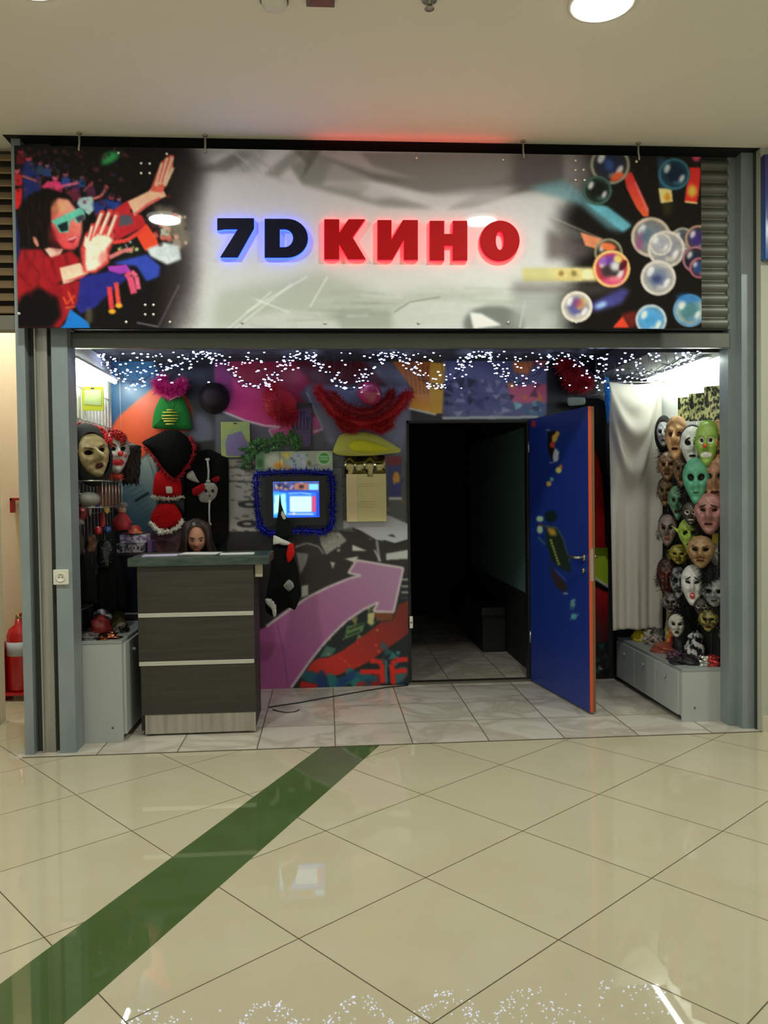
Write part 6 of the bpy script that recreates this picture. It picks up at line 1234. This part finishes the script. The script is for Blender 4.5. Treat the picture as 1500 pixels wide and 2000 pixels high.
# patterned boxes and pirate hat on a shelf behind the counter end
sh_ = thing('small_shelf', 'small dark wall shelf carrying patterned boxes behind the counter', 'shelf', (-1.30, 5.75, 1.02)); fixn(MB().box(-1.46, -1.20, 5.66, 5.86, 1.055, 1.07).build('board', m_wd2, sh_)); fixn(MB().box(-1.455, -1.44, 5.68, 5.86, .62, 1.055).box(-1.22, -1.205, 5.68, 5.86, .62, 1.055).build('support', m_wd2, sh_)); fixn(MB().box(-1.46, -1.20, 5.66, 5.86, .605, .62).build('base', m_wd2, sh_)); 
bevel(fixn(setp(MB().box(-1.44, -1.25, 5.68, 5.83, 1.071, 1.135).build('gift_box', mat('box_pattern', (150, 148, 156), .5, noise=((60, 60, 60), (40, 34, 50), .5, .55))), 'flat grey gift box with a dark spotted pattern', 'box')))
bevel(fixn(setp(MB().box(-1.42, -1.24, 5.69, 5.82, 1.136, 1.195).build('gift_box', mat('box_lilac', (120, 100, 150), .5, noise=((40, 40, 40), (190, 186, 196), .45, .55))), 'lilac patterned gift box stacked on the grey one', 'box')))
bevel(fixn(setp(MB().box(-1.235, -1.205, 5.69, 5.82, 1.071, 1.15).build('gift_box', mat('box_purple', (90, 60, 110), .5)), 'small plain purple gift box beside the stacked pair', 'box')))
t = thing('toy_hat', 'small red and gold pirate hat on top of the lilac box', 'hat', (-1.33, 5.75, 1.196)); MB().lathe((-1.33, 5.75, 1.197), [(.075, 0), (.078, .006), (.045, .012), (.04, .05), (.02, .06), (.002, .061)], 22).build('hat_body', mat('toyhat', (150, 36, 34), .6, noise=((30, 30, 30), (190, 130, 60), .55, .65)), t); MB().lathe((-1.33, 5.75, 1.197), [(.079, 0), (.079, .005), (.074, .005)], 22).build('brim_edge', col((24, 20, 18), .6), t)
# on top of the tall left cabinet
ZT2 = .605
def onl(px, py): d = ray(px, py); s_ = (ZT2-EYE)/d.z; return CP+d*s_
def lump2(name, label, cat, px, py, rx, rz, c, rough=.6, metal=0., cr=.25, noise=None, ry=None, coat=0.):
    global ZT, onr
    rx *= 1.2; rz *= 1.2; p = onl(px, py); p.x = min(max(p.x, -1.49+rx), -1.225-rx); p.y = max(p.y, 4.92+rx); n, k = 22, 12; vs = []; ry = ry or rx
    ph = RNG.uniform(0, 6, 6)
    for j in range(k+1):
        a = PI*.5*j/k
        for i in range(n):
            b = 2*PI*i/n; f = 1+cr*(math.sin(3*b+ph[0]+4*a)*.4+math.sin(7*b+ph[1])*.3+math.sin(10*a+ph[2]+b*2)*.4)
            vs.append((p.x+rx*f*math.cos(b)*math.cos(a*.98), p.y+ry*f*math.sin(b)*math.cos(a*.98), ZT2+.001+rz*math.sin(a)*(.8+.2*f)))
    o = MB().add(vs, [(j*n+i, j*n+(i+1) % n, (j+1)*n+(i+1) % n, (j+1)*n+i) for j in range(k) for i in range(n)]+[tuple(range(n-1, -1, -1)), tuple(k*n+i for i in range(n))], True).build(name, mat('%s_l_%d' % (name, int(px)), c, rough, metal, noise=noise, coat=coat)); return setp(o, label, cat, 'heap of goods on the tall left cabinet')
lump2('knitted_hat', 'dark red cap with grey top on the tall left cabinet', 'cap', 166, 1236, .055, .09, (116, 20, 20))
lump2('grey_bag', 'grey plastic bag lying along the front of the tall left cabinet', 'bag', 172, 1250, .05, .03, (90, 88, 88), .2, coat=.6, cr=.5)
lump2('copper_foil', 'crumpled copper foil packet on the front edge of the left cabinet', 'packet', 210, 1249, .048, .03, (170, 104, 70), .15, 1., cr=.6)
lump2('olive_cloth', 'dull olive cloth at the back of the left cabinet heap', 'cloth', 228, 1225, .05, .14, (66, 66, 26), .7)
lump2('dark_blue_cloth', 'dark blue cloth under the black and white mask on the left cabinet', 'cloth', 195, 1232, .05, .08, (18, 28, 40), .7)
lump2('silver_goggles', 'grey goggles shaped toy beside the copper foil', 'toy', 238, 1234, .04, .05, (120, 118, 110), .4, .3, noise=((24, 24, 24), (24, 24, 22), .48, .52))
p = at(200, 1205, 5.25); face('half_mask', 'small white and black half mask lying on the left cabinet heap', 200, 1206, 5.3, 13, 14, 20, (176, 178, 184), dict(ear=0, skin2=(30, 30, 40), nose=.4), roll=25)

# ================================================================== PERSON behind the counter
hc = at(386, 1052, 5.72); HX, HY, HZ = hc.x-.02, 5.80, hc.z-.012
pn = thing('person', 'woman with long brown hair looking down behind the counter, only her head showing', 'person', (HX, 5.84, 0))
m_skin = mat('skin_tone', (196, 140, 112), .5); m_top = mat('dark_top', (30, 28, 32), .8)
def skin(name, verts, edges, m, parent, sub=2, root=0):
    me = bpy.data.meshes.new(name); og = org(parent); me.from_pydata([tuple(Vector(v[:3])-og) for v in verts], edges, []); o = bpy.data.objects.new(name, me); C.objects.link(o); o.parent = parent
    md = o.modifiers.new('skin', 'SKIN'); md.use_smooth_shade = True; s = me.skin_vertices[0].data if me.skin_vertices else None
    if s is None:
        bpy.context.view_layer.objects.active = o; bpy.ops.mesh.customdata_skin_add() if False else None
        s = o.data.skin_vertices[0].data
    for i, v in enumerate(verts): r = v[3]; s[i].radius = r if isinstance(r, tuple) else (r, r)
    s[root].use_root = True; o.modifiers.new('sub', 'SUBSURF').levels = sub; o.modifiers['sub'].render_levels = sub; me.materials.append(m); ORG[o.name] = og; return o
def build_body():
    X, Y = HX-.02, HY+.03; V = []; E = []
    def v(x, y, z, r): V.append((X+x, Y+y, z, r)); return len(V)-1
    pel = v(0, .06, .52, (.15, .12)); wa = v(0, .05, .66, (.12, .10)); ch = v(0, .03, .82, (.15, .11)); up = v(0, .02, .93, (.11, .08)); nk = v(.0, .0, 1.0, (.048, .05)); nk2 = v(.01, -.02, 1.06, (.046, .05))
    E += [(pel, wa), (wa, ch), (ch, up), (up, nk), (nk, nk2)]
    for s_ in (-1, 1):
        sh = v(s_*.17, .02, .91, .055); el = v(s_*.20, -.06, .70, .043); wr = v(s_*.15, -.27, .80, .027); hd = v(s_*.13, -.33, .81, (.036, .016)); E += [(up, sh), (sh, el), (el, wr), (wr, hd)]
        for k, (dx, L) in enumerate(((-.028, .066), (-.010, .078), (.010, .074), (.028, .058))):
            a = v(s_*.13+dx, -.365, .812, .009); b = v(s_*.13+dx*1.15, -.365-L*.5, .806, .008); c = v(s_*.13+dx*1.1, -.365-L, .793, .007); E += [(hd, a), (a, b), (b, c)]
        a = v(s_*.13-s_*.045, -.31, .808, .010); b = v(s_*.13-s_*.062, -.345, .803, .009); E += [(wr, a), (a, b)]
        hp = v(s_*.09, .04, .50, .085); kn = v(s_*.10, -.28, .50, .06); an = v(s_*.10, -.24, .09, .036); to = v(s_*.10, -.34, .035, .03); E += [(pel, hp), (hp, kn), (kn, an), (an, to)]
    return skin('body', V, E, m_skin, pn)
try:
    body = build_body()
except Exception as ex_:
    body = None; print('BODY', ex_)
# head: one smooth surface with brow, nose, lips, chin
def head():
    M = Matrix.Translation((HX, HY, HZ+.02)) @ Matrix.Rotation(.16, 4, 'Z') @ Matrix.Rotation(.30, 4, 'X'); nu, nv = 40, 34; vs = []
    for j in range(nv+1):
        a = PI*j/nv; z = math.cos(a)
        for i in range(nu):
            b = 2*PI*i/nu; x = math.sin(a)*math.sin(b); y = -math.sin(a)*math.cos(b)
            wx, wy, wz = .073, .092, .115
            if z < 0: wx *= 1-.34*z*z; wy *= 1-.12*z*z
            px_, py_, pz = x*wx, y*wy, z*wz
            if y < 0:
                g = lambda cx, cz, sx_, sz: math.exp(-((abs(px_)-cx)/sx_)**2-((pz-cz)/sz)**2)
                py_ -= g(0, -.030, .010, .016)*.022+g(0, -.008, .008, .02)*.010; py_ += g(.030, .004, .016, .011)*.012; py_ -= g(.030, .026, .022, .008)*.004
                py_ -= g(0, -.062, .018, .008)*.006; py_ += g(0, -.0625, .02, .0018)*.003; py_ -= g(0, -.098, .016, .012)*.006; py_ -= g(.042, -.03, .02, .02)*.004
            vs.append(M @ Vector((px_, py_, pz)))
    fs = [(j*nu+i, (j+1)*nu+i, (j+1)*nu+(i+1) % nu, j*nu+(i+1) % nu) for j in range(nv) for i in range(nu)]
    h = MB().add(vs, fs, True).build('head', m_skin, pn)
    def loc(x, y, z): return M @ Vector((x, y, z))
    for s_ in (-1, 1):
        MB().ell(loc(s_*.030, -.078, .003), (.011, .008, .0036), M.to_3x3().to_4x4(), 12, 8).build('eye', col((120, 100, 90), .5), h)
        MB().ell(loc(s_*.030, -.0855, .002), (.005, .002, .005), M.to_3x3().to_4x4(), 10, 6).build('iris', col((50, 34, 26), .3), h)
        MB().tube([loc(s_*.016, -.092, .022), loc(s_*.030, -.091, .027), loc(s_*.046, -.078, .022)], .0022, 6).build('eyebrow', col((50, 34, 28), .8), h)
        MB().ell(loc(s_*.073, .01, -.005), (.008, .016, .028), M.to_3x3().to_4x4(), 10, 8).build('ear', m_skin, h)
    MB().ell(loc(0, -.094, -.0615), (.019, .005, .0055), M.to_3x3().to_4x4(), 12, 6).build('lips', col((150, 70, 66), .4), h)
    # hair: cap plus long locks down to the chest
    m_h = mat('hair_brown', (58, 38, 28), .45, noise=((20, 20, 3), (36, 24, 20), .35, .65)); q = MB()
    vs = []; n1, n2 = 30, 12
    for j in range(n2+1):
        a = .05+PI*.56*j/n2
        for i in range(n1+1):
            op = 1.0 if j/n2 < .36 else .84-.22*(j/n2-.36)/.64; b = PI*(-op)+PI*2*op*i/n1; r = 1.10+.02*math.sin(i*2.1); vs.append(M @ Vector((.078*r*math.sin(a)*math.sin(b), .096*r*math.sin(a)*math.cos(b), .122*r*math.cos(a)-.0)))
    q.add(vs, [(j*(n1+1)+i, j*(n1+1)+i+1, (j+1)*(n1+1)+i+1, (j+1)*(n1+1)+i) for j in range(n2) for i in range(n1)], True)
    for k in range(240):
        b = random.uniform(-PI*.74, PI*.74); s_ = math.sin(b); c_ = math.cos(b); r0 = random.uniform(.98, 1.14)
        top = loc(.02*s_, .02*c_-.01, .128); m1 = loc(.080*s_*r0, .098*c_*r0, .07+random.uniform(-.02, .02)); m2 = loc(.090*s_*r0, .104*c_*r0, -.03)
        e1 = Vector((m2.x+s_*.02+random.gauss(0, .008), m2.y+.012*c_+.01, m2.z-.10)); e2 = e1+Vector((random.gauss(0, .012)-s_*.01, -.01, -.10-random.random()*.08))
        q.tube([top, m1, m2, e1, e2], [.004, .008, .009, .008, .003], 5)
    q.build('hair', m_h, pn)
head()
# top worn over the torso
vs = []; n = 24; X, Y = HX-.02, HY+.03
prof = [(.50, .175, .15, .05), (.60, .155, .13, .05), (.70, .148, .125, .045), (.82, .178, .138, .03), (.90, .195, .12, .02), (.945, .15, .10, .01), (.97, .085, .08, .0)]
for z, rx, ry, dy in prof:
    for i in range(n): b = 2*PI*i/n; vs.append((X+rx*math.cos(b), Y+dy+ry*math.sin(b), z))
q = MB().add(vs, [(j*n+i, j*n+(i+1) % n, (j+1)*n+(i+1) % n, (j+1)*n+i) for j in range(len(prof)-1) for i in range(n)], True)
for s_ in (-1, 1): q.tube([(X+s_*.14, Y+.02, .90), (X+s_*.19, Y, .84), (X+s_*.202, Y-.05, .71), (X+s_*.202, Y-.065, .69), (X+s_*.16, Y-.24, .785)], [.07, .068, .055, .054, .040], 12)
q.build('jumper', m_top, pn)
q = MB()
for s_ in (-1, 1): q.tube([(X+s_*.06, Y+.08, .52), (X+s_*.10, Y-.1, .51), (X+s_*.10, Y-.27, .505), (X+s_*.10, Y-.285, .46), (X+s_*.10, Y-.245, .12)], [.12, .095, .075, .07, .055], 14)
q.build('trousers', mat('jeans', (36, 42, 60), .8), pn)
for s_ in (-1, 1): MB().ell((X+s_*.10, Y-.29, .041), (.045, .11, .04)).build('shoe', col((30, 28, 28), .5), pn)
st = thing('stool', 'low dark stool hidden behind the counter under the seated woman', 'stool', (X, Y+.08, 0)); MB().lathe((X, Y+.06, 0), [(.15, .36), (.16, .37), (.16, .405), (.15, .41)], 24).build('seat', m_wd2, st)
for dx, dy in ((-.1, -.1), (.1, -.1), (-.1, .1), (.1, .1)): MB().tube([(X+dx*.8, Y+.06+dy*.8, .36), (X+dx, Y+.06+dy, 0)], .012, 8).build('leg', m_ch, st)

# cable on the floor, lying along the back wall
o = MB().tube([(-.41, 5.56, .004), (-.2, 5.66, .004), (0, 5.78, .004), (.2, 5.90, .004), (.42, 6.02, .004), (.60, 6.07, .004)], .0045, 6).build('floor_cable', col((20, 18, 18), .5)); setp(o, 'thin black cable lying on the tiles along the mural wall', 'cable')
o = MB().tube([(-.38, 5.50, .004), (-.34, 5.45, .004), (-.28, 5.41, .004), (-.22, 5.43, .004), (-.20, 5.48, .004)], .003, 6).build('loose_wire', col((24, 22, 22), .5)); setp(o, 'short curved loose wire on the tiles right of the counter', 'wire')
sk2_ = thing('wall_socket', 'small white plug socket at the left door jamb near the floor', 'socket', (.64, 6.1, .5)); p = at(803, 1215, 6.07); bevel(MB().box(p.x-.012, p.x+.012, 6.055, 6.07, p.z-.045, p.z+.045).build('plate', mat('socket_white', (0, 0, 0)), sk2_)); MB().lathe((p.x, 6.055, p.z), [(.008, 0), (.008, -.003)], 10, 'Y').build('ring', col((120, 118, 108), .5), sk2_)
